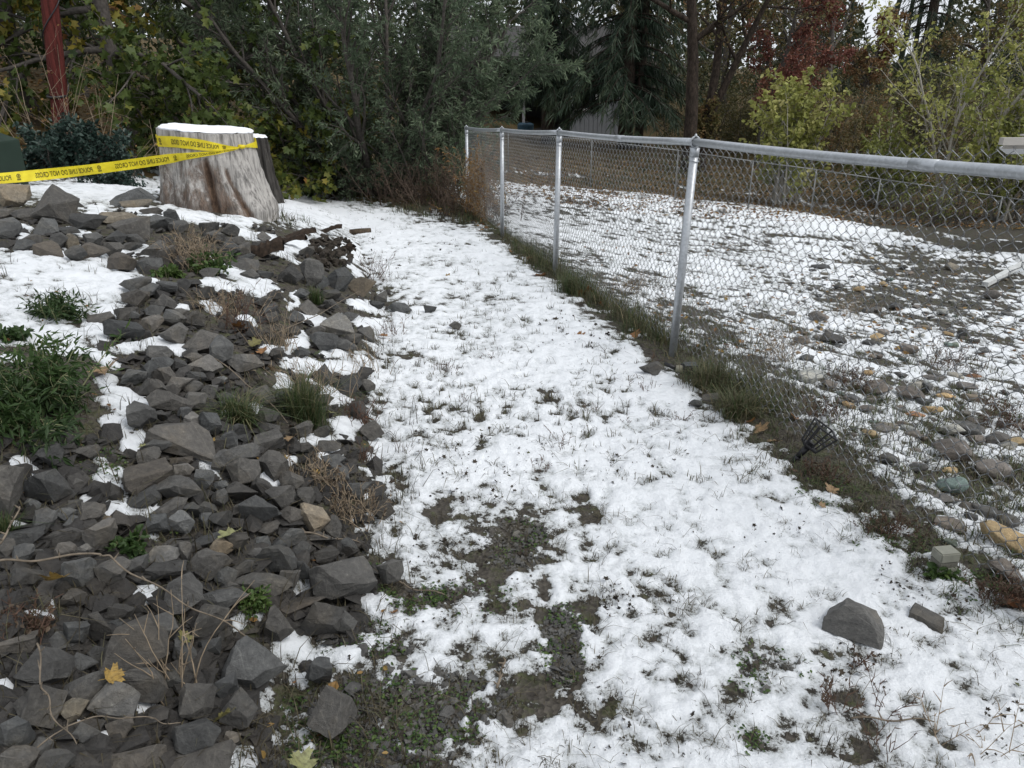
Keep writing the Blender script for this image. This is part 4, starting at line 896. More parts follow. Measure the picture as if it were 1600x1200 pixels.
for f_ in [(0, 3, 2, 1), (4, 5, 6, 7), (0, 1, 5, 4), (2, 3, 7, 6), (1, 2, 6, 5), (0, 4, 7, 3)]: bm.faces.new([vv[x] for x in f_])
bmesh.ops.recalc_face_normals(bm, faces=bm.faces); bmesh.ops.bevel(bm, geom=list(bm.edges), offset=.004, segments=1, affect='EDGES'); bm_obj(bm, 'housing', M['black'], sp_)
mb = MB(); mb.box((.055, -.005, .0525), (.07, .07, .003)); mb.build('solar_panel', M['panel'], sp_)
P, d = hit(1470, 898); blk = empty('plastic_block', P, 'small weathered grey plastic block standing at the bottom of the fence', 'block')
M['blk'] = plain('block_plastic', (.20, .20, .165), .5, var=.15, scale=30); M['blk2'] = plain('block_band', (.13, .125, .105), .5, var=.2, scale=30)
def bbox_obj(name, c, size, m, parent, bev=.004, rz=.15):
    bm = bmesh.new(); bmesh.ops.create_cube(bm, size=1.0); bmesh.ops.scale(bm, vec=size, verts=bm.verts); bmesh.ops.bevel(bm, geom=list(bm.edges), offset=bev, segments=2, affect='EDGES')
    bmesh.ops.rotate(bm, cent=(0, 0, 0), matrix=Matrix.Rotation(rz, 3, 'Z'), verts=bm.verts); bmesh.ops.translate(bm, vec=c, verts=bm.verts); return bm_obj(bm, name, m, parent)
bbox_obj('lower_half', (0, 0, .022), (.072, .055, .050), M['blk'], blk); bbox_obj('band', (0, 0, .056), (.067, .051, .020), M['blk2'], blk, .002); bbox_obj('upper_half', (0, 0, .083), (.072, .055, .036), M['blk'], blk)
# downspout pipe and neighbour's eave at the right
M['whitepvc'] = plain('white_vinyl', (.48, .49, .48), .5, var=.15, scale=12, bmp=.05)
A_, _ = hit(1538, 449); B_, _ = hit(1640, 408); A_.z += .04; B_.z += .22
pipe = empty('downspout_pipe', A_, 'white downspout pipe lying on the gravel at the right edge', 'pipe')
dv = B_-A_; ax = dv.normalized(); Rq = ax.to_track_quat('Y', 'Z').to_matrix()
mb = MB(); mb.box(np.array(dv/2), (.075, dv.length, .055), np.array(Rq)); mb.build('tube', M['whitepvc'], pipe)
for f_ in (.3, .72):
    mb = MB(); mb.box(np.array(dv*f_), (.083, .05, .063), np.array(Rq)); mb.build('joint', M['whitepvc'], pipe)
M['roofing'] = plain('roof_shingle', (.045, .043, .042), .9, var=.3, scale=40); M['soffit'] = plain('soffit_white', (.62, .63, .64), .6, var=.05, scale=5, bmp=.02); M['gutter'] = plain('beige_gutter', (.36, .34, .31), .5, var=.08, scale=6, bmp=.02)
YE = 12.6; g0 = at(1564, YE, zat(222, YE)); zg = zat(215, YE)
hs_ = empty('neighbour_house', (g0.x+3, YE+3, float(terrain(g0.x+3, YE+3))), 'corner of a house eave with beige gutter at the right edge', 'house'); ho = np.array(hs_.location)
def hbox(name, c, size, m, par=None): 
    mb = MB(); mb.box(np.array(c)-ho, size); return mb.build(name, m, par or hs_)
hbox('gutter', (g0.x+3.0, YE, zg-.055), (6.0, .12, .11), M['gutter']); hbox('fascia', (g0.x+3.05, YE+.08, zg-.09), (5.9, .03, .17), M['gutter'])
zb = float(terrain(g0.x+3, YE+2))-.2
mb = MB(); mb.add(np.array([(g0.x+.05, YE+.10, zg-.17), (g0.x+6, YE+.10, zg-.17), (g0.x+6, YE+.6, zg-.30), (g0.x+.5, YE+.6, zg-.30), (g0.x+.05, YE+.10, zg-.15), (g0.x+6, YE+.10, zg-.15), (g0.x+6, YE+.6, zg-.15), (g0.x+.5, YE+.6, zg-.15)])-ho, [(0, 3, 2, 1), (4, 5, 6, 7), (0, 1, 5, 4), (3, 7, 6, 2), (0, 4, 7, 3)]); mb.build('soffit', M['soffit'], hs_)
hbox('wall', (g0.x+4.9, YE+.66, (zg-.16+zb)/2), (5.0, .08, zg-.16-zb), M['soffit']); hbox('side_wall', (g0.x+2.44, YE+1.2, (zg-.16+zb)/2), (.08, 1.0, zg-.16-zb), M['soffit'])
hbox('roof', (g0.x+3.6, YE+.30, zg+.003), (5.9, .6, .03), M['gutter'])

# ---------------------------------------------------------------- the house behind the fir
M['siding'] = plain('grey_white_siding', (.20, .21, .225), .7, var=.06, scale=3, bmp=.03); M['darkwood'] = plain('dark_timber', (.03, .028, .027), .8, var=.2); M['postw'] = plain('grey_timber', (.22, .22, .23), .8, var=.2)
M['glassd'] = plain('dark_window', (.015, .018, .022), .12, var=.2, scale=3, bmp=0, spec=.6)
YH = 36.0; hx0 = at(890, YH, -.7).x; hx1 = at(985, YH, -.7).x; zf = zat(200, YH); zev = zf+2.7
hb_ = empty('house', ((hx0+hx1)/2, YH+3, zf), 'white-sided house with a dark open carport behind the fir tree', 'house'); ho = np.array(hb_.location)
def hb2(name, c, size, m, par=None):
    mb = MB(); mb.box(np.array(c)-ho, size); return mb.build(name, m, par or hb_)
wl_ = hb2('wall', ((hx0+hx1)/2, YH, (zf-.6+zev)/2), (hx1-hx0, .15, zev-zf+.6), M['siding'])
for q_ in range(14):
    xq = hx0+(hx1-hx0)*(q_+.5)/14; hb2('batten', (xq, YH-.085, (zf-.5+zev)/2), (.05, .02, zev-zf+.4), M['siding'], wl_)
hb2('back_wall', ((hx0+hx1)/2-3, YH+5, (zf-.4+zev)/2), (hx1-hx0+6.5, .15, zev-zf+.4), M['darkwood'])
hb2('carport_floor', (hx0-2.6, YH+2.3, zf-.1), (5.2, 5.2, .1), M['darkwood']); hb2('side_wall', (hx0-.02, YH+2.5, (zf-.4+zev)/2), (.12, 5, zev-zf+.4), M['darkwood'])
for (u_, wd) in ((864, .12), (818, .12)):
    xx = at(u_, YH, zf).x; po = hb2('carport_post', (xx, YH-.1, (zf-.3+zev)/2), (wd, wd, zev-zf+.3), M['postw'])
    mb = MB(); mb.tube([np.array((xx, YH-.1, zf+1.65))-ho, np.array((xx-.55, YH-.1, zev))-ho], .05, 4); mb.build('brace', M['postw'], hb_)
hb2('beam', (hx0-2.6, YH-.1, zev+.09), (5.4, .14, .18), M['darkwood'])
wx_ = at(911, YH, zf).x; zw = zat(171, YH)
hb2('window', (wx_, YH-.06, zw+.5), (1.0, .1, .95), M['glassd'])
for (c_, s_) in (((wx_, YH-.12, zw), (1.12, .1, .09)), ((wx_, YH-.12, zw+1.0), (1.12, .1, .08)), ((wx_-.53, YH-.12, zw+.5), (.07, .1, 1.0)), ((wx_+.53, YH-.12, zw+.5), (.07, .1, 1.0))): hb2('window_frame', c_, s_, M['whitepvc'])
mb = MB(); x0_, x1_ = hx0-5.6, hx1+.6
mb.add(np.array([(x0_, YH-.9, zev+.1), (x1_, YH-.9, zev+.1), (x1_, YH+3, zev+1.5), (x0_, YH+3, zev+1.5), (x0_, YH-.9, zev+.22), (x1_, YH-.9, zev+.22), (x1_, YH+3, zev+1.62), (x0_, YH+3, zev+1.62), (x0_, YH+6.5, zev+.2), (x1_, YH+6.5, zev+.2)])-ho, [(0, 3, 2, 1), (4, 5, 6, 7), (0, 1, 5, 4), (7, 6, 9, 8), (0, 4, 7, 8), (1, 9, 6, 5)]); mb.build('roof', M['roofing'], hb_)
M['blue'] = plain('blue_plastic', (.03, .07, .10), .5)
bp = at(821, 33.5); bar = empty('plastic_barrel', bp, 'small blue plastic drum in front of the dark carport', 'barrel'); zb2 = zat(192, 33.5)-bp.z
mb = MB(); zq = np.linspace(0, zb2, 9); mb.tube([(0, 0, z) for z in zq], [.28, .33, .34, .33, .34, .33, .34, .33, .26], 20); mb.build('drum', M['blue'], bar, True)
mb = MB(); mb.tube([(.05, 0, zb2), (.05, 0, zb2+.05)], .07, 12); mb.build('cap', M['black'], bar, True)
# ---------------------------------------------------------------- foliage builders
LEAF = {
 'lance': (np.array([(0, 0, 0), (.42, .12, .03), (1, 0, -.06), (.42, -.12, .03)]), np.array([[0, 1, 2, 3]])),
 'oval': (np.array([(0, 0, 0), (.3, .27, .05), (.7, .22, .03), (1, 0, -.08), (.7, -.22, .03), (.3, -.27, .05)]), np.array([[0, 1, 2, 3], [0, 3, 4, 5]])),
 'quad': (np.array([(0, 0, 0), (.42, .27, .05), (1, 0, -.06), (.5, -.24, .05)]), np.array([[0, 1, 2, 3]])),
 'spray': (np.array([(0, 0, 0), (.35, .035, .0), (1, 0, 0), (.4, -.03, 0)]), np.array([[0, 1, 2, 3]])),
 'maple': (np.array([(.36, 0, -.02), (0, 0, 0), (.05, .42, .06), (.32, .24, 0), (.60, .50, .05), (.66, .17, 0), (1, 0, -.06), (.66, -.17, 0), (.60, -.50, .05), (.32, -.24, 0), (.05, -.42, .06)]),
           np.array([[0, a, a+1] for a in range(1, 10)]+[[0, 10, 1]]))}
def add_leaves(mb, pos, axis, size, shape, tint, R, flat=0.0):
    """flat > 0 turns the blades towards the sky"""
    V, F = LEAF[shape]; n = len(pos); pos = np.asarray(pos); axis = np.asarray(axis, float)
    axis = axis/(np.linalg.norm(axis, axis=1, keepdims=True)+1e-9)
    nr = R.normal(size=(n, 3)); nr[:, 2] += flat
    b = np.cross(nr, axis); b /= np.linalg.norm(b, axis=1, keepdims=True)+1e-9; c = np.cross(axis, b)
    size = np.broadcast_to(np.asarray(size, float), (n,))
    P = pos[:, None]+size[:, None, None]*(V[None, :, 0:1]*axis[:, None]+V[None, :, 1:2]*b[:, None]+V[None, :, 2:3]*c[:, None])
    f = (F[None]+(np.arange(n)*len(V))[:, None, None]).reshape(-1, F.shape[1])
    mb.add(P.reshape(-1, 3), f, np.repeat(np.broadcast_to(np.asarray(tint, float), (n,)), len(V)))
def grow(R, p, d, L, r, lev, P, wood, anch):
    n = max(2 if lev == P['levels']-1 else 3, int(L/P['seg'][lev])+1); pts = [np.array(p, float)]; d = np.array(d, float)/np.linalg.norm(d)
    dirs = []
    for i in range(n):
        d = d+R.normal(size=3)*P['wander'][lev]; d[2] += P['lift'][lev]/n; d /= math.sqrt(d@d)
        pts.append(pts[-1]+d*L/n); dirs.append(d.copy())
    dirs.append(d.copy()); pts = np.array(pts); t = np.linspace(0, 1, len(pts))
    rad = r*(1-t*(1-P.get('taper', .3)))
    wood.tube(pts, rad, P['sides'][lev], caps=False)
    if lev >= P['levels']-1:
        anch.append((pts, np.array(dirs)))
    if lev < P['levels']-1:
        k = P['kids'][lev]
        for q in range(k):
            tq = P['from'][lev]+(1-P['from'][lev])*(q+R.random())/k
            i = min(int(tq*(len(pts)-1)), len(pts)-2); f = tq*(len(pts)-1)-i
            b = pts[i]*(1-f)+pts[i+1]*f; dd = dirs[i]
            pr = cross3(dd, R.normal(size=3)); pr /= math.sqrt(pr@pr)+1e-9
            a = P['ang'][lev]*R.uniform(.7, 1.3); nd = dd*math.cos(a)+pr*math.sin(a)
            nd[2] += P.get('up', 0); Lq = L*P['ratio'][lev]*R.uniform(.65, 1.25)*(1-.45*tq)
            grow(R, b, nd, Lq, max(rad[i]*.55, .002), lev+1, P, wood, anch)
def anchors(anch, R, per):
    pos, ax = [], []
    for pts, ds in anch:
        k = max(1, int(per*R.uniform(.7, 1.3))); t = R.uniform(.1, 1, k)*(len(pts)-1); i = np.minimum(t.astype(int), len(pts)-2); f = (t-i)[:, None]
        pos.append(pts[i]*(1-f)+pts[i+1]*f); ax.append(ds[i])
    return np.concatenate(pos), np.concatenate(ax)
def plant(name, label, cat, base, stems, P, seed, leaf, group=None, bark='bark', leafm=None, sink=.1):
    """stems: list of (offset, direction, length, radius); leaf: dict(shape, size, per, tint, droop, jit)"""
    R = np.random.default_rng(seed); root = empty(name, base, label, cat, group); wood = MB(); anch = []
    for (o, d, L, r) in stems: grow(R, np.array(o)-np.array([0, 0, sink]), d, L, r, 0, P, wood, anch)
    wood.build('trunk' if cat == 'tree' else 'stems', M[bark], root, True)
    if leaf and leaf['per'] > 0:
        pos, ax = anchors(anch, R, leaf['per']); n = len(pos)
        ax = ax*leaf.get('along', .6)+R.normal(size=(n, 3))*.7; ax[:, 2] -= leaf.get('droop', .3)
        pos = pos+R.normal(size=(n, 3))*leaf.get('jit', .02)
        lo, hi = leaf['tint']; cl = fbm(pos[:, 0]+seed, pos[:, 2]+pos[:, 1], .5, 2, seed % 50)
        ti = np.clip((lo+hi)/2+(hi-lo)*.5*cl+R.normal(size=n)*.12, 0, 1)
        mb = MB(); add_leaves(mb, pos, ax, leaf['size']*R.uniform(.65, 1.2, n), leaf['shape'], ti, R, leaf.get('flat', .6))
        mb.build('crown' if cat == 'tree' else 'leaves', M[leafm], root)
    return root
M['bark'] = plain('grey_bark', (.075, .066, .058), .9, var=.4, scale=25, bmp=.5); M['palebark'] = plain('pale_twigs', (.30, .28, .24), .85, var=.25, scale=30, bmp=.2); M['drytwig'] = plain('dry_stalks', (.23, .18, .125), .9, var=.35, scale=30, bmp=.2)
M['redtwig'] = plain('red_brown_twigs', (.085, .05, .035), .9, var=.3, scale=30, bmp=.2); M['furrow'] = stump_mat('tall_trunk_bark', (.075, .06, .052), (.035, .026, .02))
M['mapleleaf'] = leafmat('maple_leaves', [(0, (.024, .042, .011)), (.45, (.058, .084, .017)), (.7, (.14, .145, .025)), (.9, (.25, .19, .03)), (1, (.20, .09, .03))])
M['willowleaf'] = leafmat('grey_green_leaves', [(0, (.034, .052, .03)), (.5, (.08, .112, .064)), (.8, (.145, .185, .11)), (1, (.25, .28, .18))])
M['firleaf'] = leafmat('fir_sprays', [(0, (.012, .024, .015)), (.5, (.028, .05, .028)), (1, (.065, .085, .042))], trans=.1)
M['redleaf'] = leafmat('red_brown_leaves', [(0, (.08, .026, .02)), (.5, (.17, .06, .045)), (1, (.24, .12, .07))])
M['rustleaf'] = leafmat('olive_rust_leaves', [(0, (.055, .06, .02)), (.4, (.115, .10, .035)), (.7, (.19, .115, .05)), (1, (.24, .105, .05))])
M['limeleaf'] = leafmat('yellow_green_leaves', [(0, (.09, .11, .03)), (.4, (.20, .22, .055)), (.75, (.32, .32, .09)), (1, (.42, .39, .16))])
M['hollyleaf'] = leafmat('blue_green_leaves', [(0, (.012, .026, .020)), (.5, (.026, .048, .038)), (.85, (.06, .09, .075)), (1, (.12, .15, .13))], rough=.4, trans=.1)
M['weedleaf'] = leafmat('weed_leaves', [(0, (.02, .04, .012)), (.5, (.04, .075, .02)), (1, (.085, .13, .03))])
M['brownleaf'] = leafmat('dead_leaves', [(0, (.05, .028, .014)), (.4, (.13, .065, .022)), (.7, (.20, .115, .035)), (1, (.27, .19, .06))], trans=.1)
M['dullleaf'] = leafmat('dull_dead_leaves', [(0, (.03, .022, .015)), (.5, (.075, .05, .03)), (1, (.13, .09, .05))], trans=.1); M['duskytwig'] = plain('dusky_twigs', (.10, .072, .055), .9, var=.3, scale=30, bmp=.2)
M['wood_mass'] = leafmat('distant_foliage', [(0, (.018, .027, .015)), (.4, (.055, .065, .028)), (.7, (.11, .095, .045)), (1, (.17, .11, .06))])

# ---------------------------------------------------------------- trees
PM = dict(levels=4, seg=[.5, .4, .3, .4], wander=[.05, .12, .16, .2], lift=[.2, -.15, -.4, -.5], sides=[9, 6, 4, 3], kids=[15, 8, 6], **{'from': [.10, .15, .2]}, ang=[1.25, .8, .7], ratio=[.48, .5, .42])
maples = [(40, 13.2, 6.2, 'yellowing maple behind the red pole', (.42, .95), 71), (215, 12.6, 6.5, 'broad green maple just behind the taped stump', (.15, .62), 72), (-100, 12.2, 6.0, 'maple with yellow leaves at the far left edge', (.5, 1.0), 73), (330, 15.8, 7, 'dark maple deep behind the taped stump', (.05, .5), 74), (130, 16.5, 7.5, 'tall maple in the second row behind the red pole', (.2, .7), 75), (440, 17.5, 7.5, 'maple behind the grey-green willow on its stump side', (.1, .6), 76)]
for (u, Y, L, lab, ti, sd_) in maples:
    plant('maple_tree', lab, 'tree', at(u, Y), [((0, 0, 0), (.03, -.04, 1), L, .13)], PM, sd_, dict(shape='maple' if Y < 14 else 'quad', size=.135, per=8, tint=ti, droop=.5, jit=.05, flat=1.2), 'maples on the wooded bank', leafm='mapleleaf')
# low maple boughs over the ground behind the stumps
PL = dict(levels=3, seg=[.2, .15, .1], wander=[.14, .18, .2], lift=[-.2, -.3, -.3], sides=[5, 4, 3], kids=[9, 6], **{'from': [.1, .2]}, ang=[.9, .8], ratio=[.5, .45])
for (u, Y, lab, ti, sd_) in [(470, 13.6, 'yellow-green maple sapling between the dark stump and the willow', (.25, .72), 81), (300, 12.0, 'dark green maple sapling right behind the taped stump', (.15, .6), 82), (520, 15.0, 'maple sapling in the gap under the willow', (.35, .8), 83)]:
    R_ = np.random.default_rng(sd_)
    plant('maple_sapling', lab, 'tree', at(u, Y), [((R_.normal()*.1, R_.normal()*.1, 0), (R_.normal()*.35, R_.normal()*.3-.1, 1), R_.uniform(1.4, 2.3), .022) for _ in range(7)], PL, sd_, dict(shape='maple', size=.115, per=7, tint=ti, droop=.5, jit=.05, flat=1.2), 'maple saplings', leafm='mapleleaf')
# the big grey-green willow
R_ = np.random.default_rng(90); wst = []
for k_ in range(19):
    a_ = k_*2.4+R_.uniform(-.3, .3); tl = .18+.75*((k_+.5)/19)**.8
    wst.append(((.25*math.cos(a_), .25*math.sin(a_), 0), (math.sin(tl)*math.cos(a_)*1.15, math.sin(tl)*math.sin(a_)*.8, math.cos(tl)), R_.uniform(3.4, 5.0), R_.uniform(.04, .075)))
PW = dict(levels=3, seg=[.3, .25, .25], wander=[.06, .1, .14], lift=[.15, .1, -.25], sides=[6, 4, 3], kids=[17, 9], **{'from': [.10, .15]}, ang=[.65, .6], ratio=[.36, .46], up=.1)
plant('willow_tree', 'wide grey-green willow with many stems at the end of the path', 'tree', at(598, 14.4), wst, PW, 91, dict(shape='lance', size=.105, per=25, tint=(.15, .85), droop=.35, jit=.02, flat=.4, along=.9), leafm='willowleaf')
wst2 = [((R_.normal()*.3, R_.normal()*.3, 0), (R_.normal()*.5, R_.normal()*.4-.2, 1), R_.uniform(1.0, 1.9), .018) for _ in range(16)]
PW2 = dict(levels=3, seg=[.2, .15, .1], wander=[.1, .14, .16], lift=[-.1, -.2, -.2], sides=[5, 4, 3], kids=[9, 6], **{'from': [.15, .2]}, ang=[.7, .6], ratio=[.45, .5])
plant('willow_shrub', 'low leafy willow suckers at the foot of the big willow', 'shrub', at(680, 13.6), wst2, PW2, 92, dict(shape='lance', size=.085, per=9, tint=(.1, .8), droop=.3, jit=.02, flat=.4, along=.8), leafm='willowleaf')
wst3 = [((R_.normal()*.25, R_.normal()*.2, 0), (R_.normal()*.5-.3, R_.normal()*.3-.3, 1), R_.uniform(.9, 1.6), .018) for _ in range(12)]
plant('willow_shrub', 'willow sprouts between the dark stump and the big willow', 'shrub', at(545, 13.6), wst3, PW2, 93, dict(shape='lance', size=.085, per=9, tint=(.1, .7), droop=.3, jit=.02, flat=.4, along=.8), leafm='willowleaf')

def fir(u, Y, Htot, z0, Lb, lab, seed, size=.5, per=.12, trunks=((0, .28),), grp=None, nb=9, dz=.34):
    R = np.random.default_rng(seed); base = at(u, Y); root = empty('fir_tree', base, lab, 'tree', grp); wood, mb = MB(), MB()
    for (dx, r) in trunks: wood.tube([(dx, 0, z) for z in np.linspace(-.2, Htot, 12)], np.linspace(r, r*.25, 12), 12)
    pos, ax, ti, sz = [], [], [], []
    z = z0
    while z < Htot:
        f = (z-z0)/(Htot-z0); L = Lb*(1-f*.85)
        for q in range(nb):
            a = R.uniform(0, 6.28); l_ = L*R.uniform(.6, 1.1); n = max(4, int(l_/.25)); t = np.linspace(0, 1, n)
            out = np.array([math.cos(a), math.sin(a), 0]); zz_ = z+R.uniform(-.15, .15)+.12*l_*t-.55*l_*t**2
            pts = out[None]*l_*t[:, None]+np.stack([0*t, 0*t, zz_], 1); wood.tube(pts, np.linspace(.035, .006, n), 4, caps=False)
            m = max(3, int(l_/per)); tq = R.uniform(.08, 1, m)
            b = np.stack([np.interp(tq, t, pts[:, c]) for c in range(3)], 1)
            for rep in range(9):
                side = np.cross(out, [0, 0, 1.])
                dd = np.array([0, 0, -1.])*R.uniform(.35, 1.3, (m, 1))+side[None]*R.normal(size=(m, 1))*.55+out[None]*R.uniform(.0, .8, (m, 1))
                pos.append(b+R.normal(size=(m, 3))*.05); ax.append(dd); sz.append(size*R.uniform(.5, 1.2, m)*(1-.4*f)); ti.append(np.clip(.15+.5*tq+R.normal(size=m)*.18+.12*math.sin(z*3+q), 0, 1))
        z += dz*R.uniform(.8, 1.2)
    wood.build('trunk', M['furrow'], root, True)
    add_leaves(mb, np.concatenate(pos), np.concatenate(ax), np.concatenate(sz), 'spray', np.concatenate(ti), R, 0); mb.build('crown', M['firleaf'], root); return root
fir(976, 30, 12, 1.75, 3.2, 'big dark drooping fir in front of the white house', 101, trunks=((0, .3), (.5, .17)))
fir(856, 31.5, 11, 1.9, 1.9, 'dark fir standing over the carport', 102)
fir(1432, 40, 14, 1.2, 2.4, 'lone dark conifer against the sky on the right', 103, size=.5, per=.2, nb=6, dz=.5)
fir(1600, 44, 13, 1.0, 2.6, 'dark conifer at the right edge of the sky', 104, size=.5, per=.2, nb=6, dz=.5)
fir(700, 40, 13, 1.0, 3.2, 'dark conifer far behind the willow', 105, size=.55, per=.2, nb=6, dz=.5)

PT = dict(levels=4, seg=[.6, .4, .4, .5], wander=[.035, .1, .14, .18], lift=[.1, .2, .1, -.1], sides=[12, 7, 5, 3], kids=[9, 7, 6], **{'from': [.42, .2, .2]}, ang=[.95, .7, .7], ratio=[.42, .5, .45])
b_ = at(1073, 25)
plant('tall_tree', 'straight dark trunk with rusty crown behind the far fence', 'tree', b_, [((0, 0, 0), (.02, 0, 1), 9, .23)], PT, 111, dict(shape='oval', size=.10, per=5, tint=(.2, .9), jit=.06), bark='furrow', leafm='rustleaf')
b_ = at(1094, 25.6)
PT2 = dict(PT); PT2['from'] = [.30, .2, .2]; PT2['wander'] = [.05, .12, .14, .18]
plant('tall_tree', 'dark trunk forking into two limbs beside the straight one', 'tree', b_, [((0, 0, 0), (.06, 0, 1), 2.1, .20), ((.13, 0, 1.95), (.12, 0, 1), 6, .15), ((.13, 0, 1.75), (.5, -.1, 1), 5.5, .13)], PT2, 112, dict(shape='oval', size=.10, per=4, tint=(.1, .8), jit=.06), bark='furrow', leafm='rustleaf')
PB = dict(levels=4, seg=[.5, .4, .4, .5], wander=[.06, .12, .16, .2], lift=[.2, .2, 0, -.1], sides=[8, 5, 4, 3], kids=[12, 8, 6], **{'from': [.15, .15, .2]}, ang=[.9, .75, .7], ratio=[.45, .5, .45])
plant('red_tree', 'red-brown leaved tree beyond the far fence', 'tree', at(1182, 27), [((0, 0, 0), (.03, 0, 1), 5.2, .13)], PB, 113, dict(shape='oval', size=.10, per=15, tint=(.2, .9), jit=.06), leafm='redleaf')
for (u, Y, L, lab, ti, sd_) in [(1285, 31, 8.0, 'broad olive and rust tree behind the lime shrub', (.0, .75), 114), (1235, 36, 9.0, 'tall brown-leaved tree at the back in front of the sky gap', (.1, .9), 115), (1130, 38, 8.5, 'yellow-olive tree between the dark trunks', (.0, .6), 116), (1345, 38, 3.6, 'low rusty tree under the patch of sky', (.4, 1.0), 117), (1530, 36, 6.5, 'orange-tinged tree at the back of the right edge', (.1, .8), 118), (1020, 42, 8, 'pale olive tree behind the fir', (.1, .6), 119)]:
    plant('autumn_tree', lab, 'tree', at(u, Y), [((0, 0, 0), (.02, 0, 1), L, .16)], PB, sd_, dict(shape='quad', size=.135, per=11, tint=ti, jit=.07), 'autumn trees beyond the yard', leafm='rustleaf')
PS = dict(levels=3, seg=[.3, .25, .3], wander=[.07, .12, .16], lift=[.2, .1, -.1], sides=[6, 4, 3], kids=[10, 7], **{'from': [.12, .15]}, ang=[.6, .65], ratio=[.42, .45])
R_ = np.random.default_rng(120)
plant('lilac_shrub', 'rounded lime-green shrub just beyond the far fence', 'shrub', at(1222, 20.2), [((R_.normal()*.25, R_.normal()*.25, 0), (R_.normal()*.19, R_.normal()*.22, 1), R_.uniform(1.9, 3.1), .03) for _ in range(13)], PS, 121, dict(shape='oval', size=.13, per=8, tint=(.2, 1.0), droop=.5, jit=.03, flat=.5), leafm='limeleaf', bark='palebark')
plant('leaning_tree', 'pale leaning tree with thin lime leaves at the right', 'tree', at(1470, 18.6), [((0, 0, 0), (.30, 0, 1), 5.6, .06), ((-.1, 0, 0), (.05, .05, 1), 5.0, .045), ((.1, 0, .3), (.75, -.1, .8), 4.4, .04), ((0, .1, 0), (-.28, 0, 1), 4.6, .04)], PS | dict(kids=[14, 7]), 122, dict(shape='oval', size=.105, per=9, tint=(.25, 1.0), droop=.5, jit=.04, flat=.5), leafm='limeleaf', bark='palebark')
plant('lilac_shrub', 'leafy lime shrub hanging over the right end of the far fence', 'shrub', at(1560, 17.9), [((R_.normal()*.5, R_.normal()*.25, 0), (R_.normal()*.35, R_.normal()*.25, 1), R_.uniform(1.6, 3.2), .03) for _ in range(18)], PS, 123, dict(shape='oval', size=.115, per=6, tint=(.1, .85), droop=.5, jit=.03, flat=.5), leafm='limeleaf', bark='palebark')
plant('lilac_shrub', 'green shrub between the lime shrub and the leaning tree', 'shrub', at(1385, 20.5), [((R_.normal()*.4, R_.normal()*.25, 0), (R_.normal()*.4, R_.normal()*.25, 1), R_.uniform(1.3, 2.6), .03) for _ in range(13)], PS, 124, dict(shape='oval', size=.11, per=5, tint=(.0, .6), droop=.5, jit=.03, flat=.5), leafm='limeleaf', bark='palebark')
plant('bramble', 'dark twiggy bramble growing through the far fence', 'shrub', at(1450, 16.6), [((R_.normal()*.5, R_.normal()*.12, 0), (R_.normal()*.5, R_.normal()*.2, 1), R_.uniform(.7, 1.4), .012) for _ in range(22)], PS | dict(kids=[7, 4]), 125, dict(shape='oval', size=.05, per=2, tint=(.0, .3), jit=.02), leafm='limeleaf')

for (u, Y, hh_, lab, ti, sd_) in [(1120, 29, 2.0, 'dark olive brush under the forked trunk', (.0, .45), 141), (1330, 27, 2.2, 'brown brush behind the lime shrub', (.1, .8), 142), (1440, 29, 2.6, 'olive brush behind the leaning tree', (.0, .5), 143), (1240, 29.5, 2.4, 'rusty brush at the back between lime shrub and red tree', (.2, .9), 144), (1570, 27, 2.6, 'dense olive brush above the house eave', (.0, .5), 145)]:
    plant('brush_shrub', lab, 'shrub', at(u, Y), [((R_.normal()*.8, R_.normal()*.4, 0), (R_.normal()*.5, R_.normal()*.3, 1), hh_*R_.uniform(.6, 1.2), .02) for _ in range(20)], PS, sd_, dict(shape='quad', size=.09, per=6, tint=ti, droop=.2, jit=.04), 'brush on the slope beyond the yard', leafm='rustleaf')

plant('leaning_tree', 'second thin lime-leaved tree at the right edge behind the eave', 'tree', at(1600, 20.5), [((0, 0, 0), (-.18, 0, 1), 5.6, .06), ((.1, 0, 0), (.2, 0, 1), 5.0, .045), ((0, 0, .3), (-.6, 0, .9), 4.2, .04)], PS | dict(kids=[14, 7]), 126, dict(shape='oval', size=.105, per=9, tint=(.2, .9), droop=.5, jit=.04, flat=.5), leafm='limeleaf', bark='palebark')
# shrubs near the stump and fence end
plant('holly_shrub', 'low blue-green holly-like shrub at the foot of the red pole', 'shrub', at(112, 9.7), [((R_.normal()*.20, R_.normal()*.15, 0), (R_.normal()*.55, R_.normal()*.4-.1, 1), R_.uniform(.38, .72), .012) for _ in range(26)], PS | dict(kids=[8, 5]), 131, dict(shape='oval', size=.062, per=8, tint=(.0, .95), droop=.1, jit=.02, flat=.9), leafm='hollyleaf')
plant('holly_shrub', 'small dark evergreen trailing behind the tape near the stump', 'shrub', at(205, 9.4), [((R_.normal()*.25, R_.normal()*.12, 0), (R_.normal()*.8, R_.normal()*.4-.1, .6), R_.uniform(.25, .5), .008) for _ in range(14)], PS | dict(kids=[6, 4]), 132, dict(shape='oval', size=.05, per=6, tint=(.0, .6), droop=.1, jit=.02, flat=.9), leafm='hollyleaf')
plant('dry_bush', 'brown leafless brush in front of the willow', 'shrub', at(672, 12.6), [((R_.normal()*.45, R_.normal()*.2, 0), (R_.normal()*.6, R_.normal()*.3-.1, .8), R_.uniform(.35, .95), .008) for _ in range(46)], PS | dict(kids=[8, 5]), 133, dict(shape='oval', size=.032, per=.8, tint=(0, .6), jit=.02), leafm='dullleaf', bark='duskytwig')
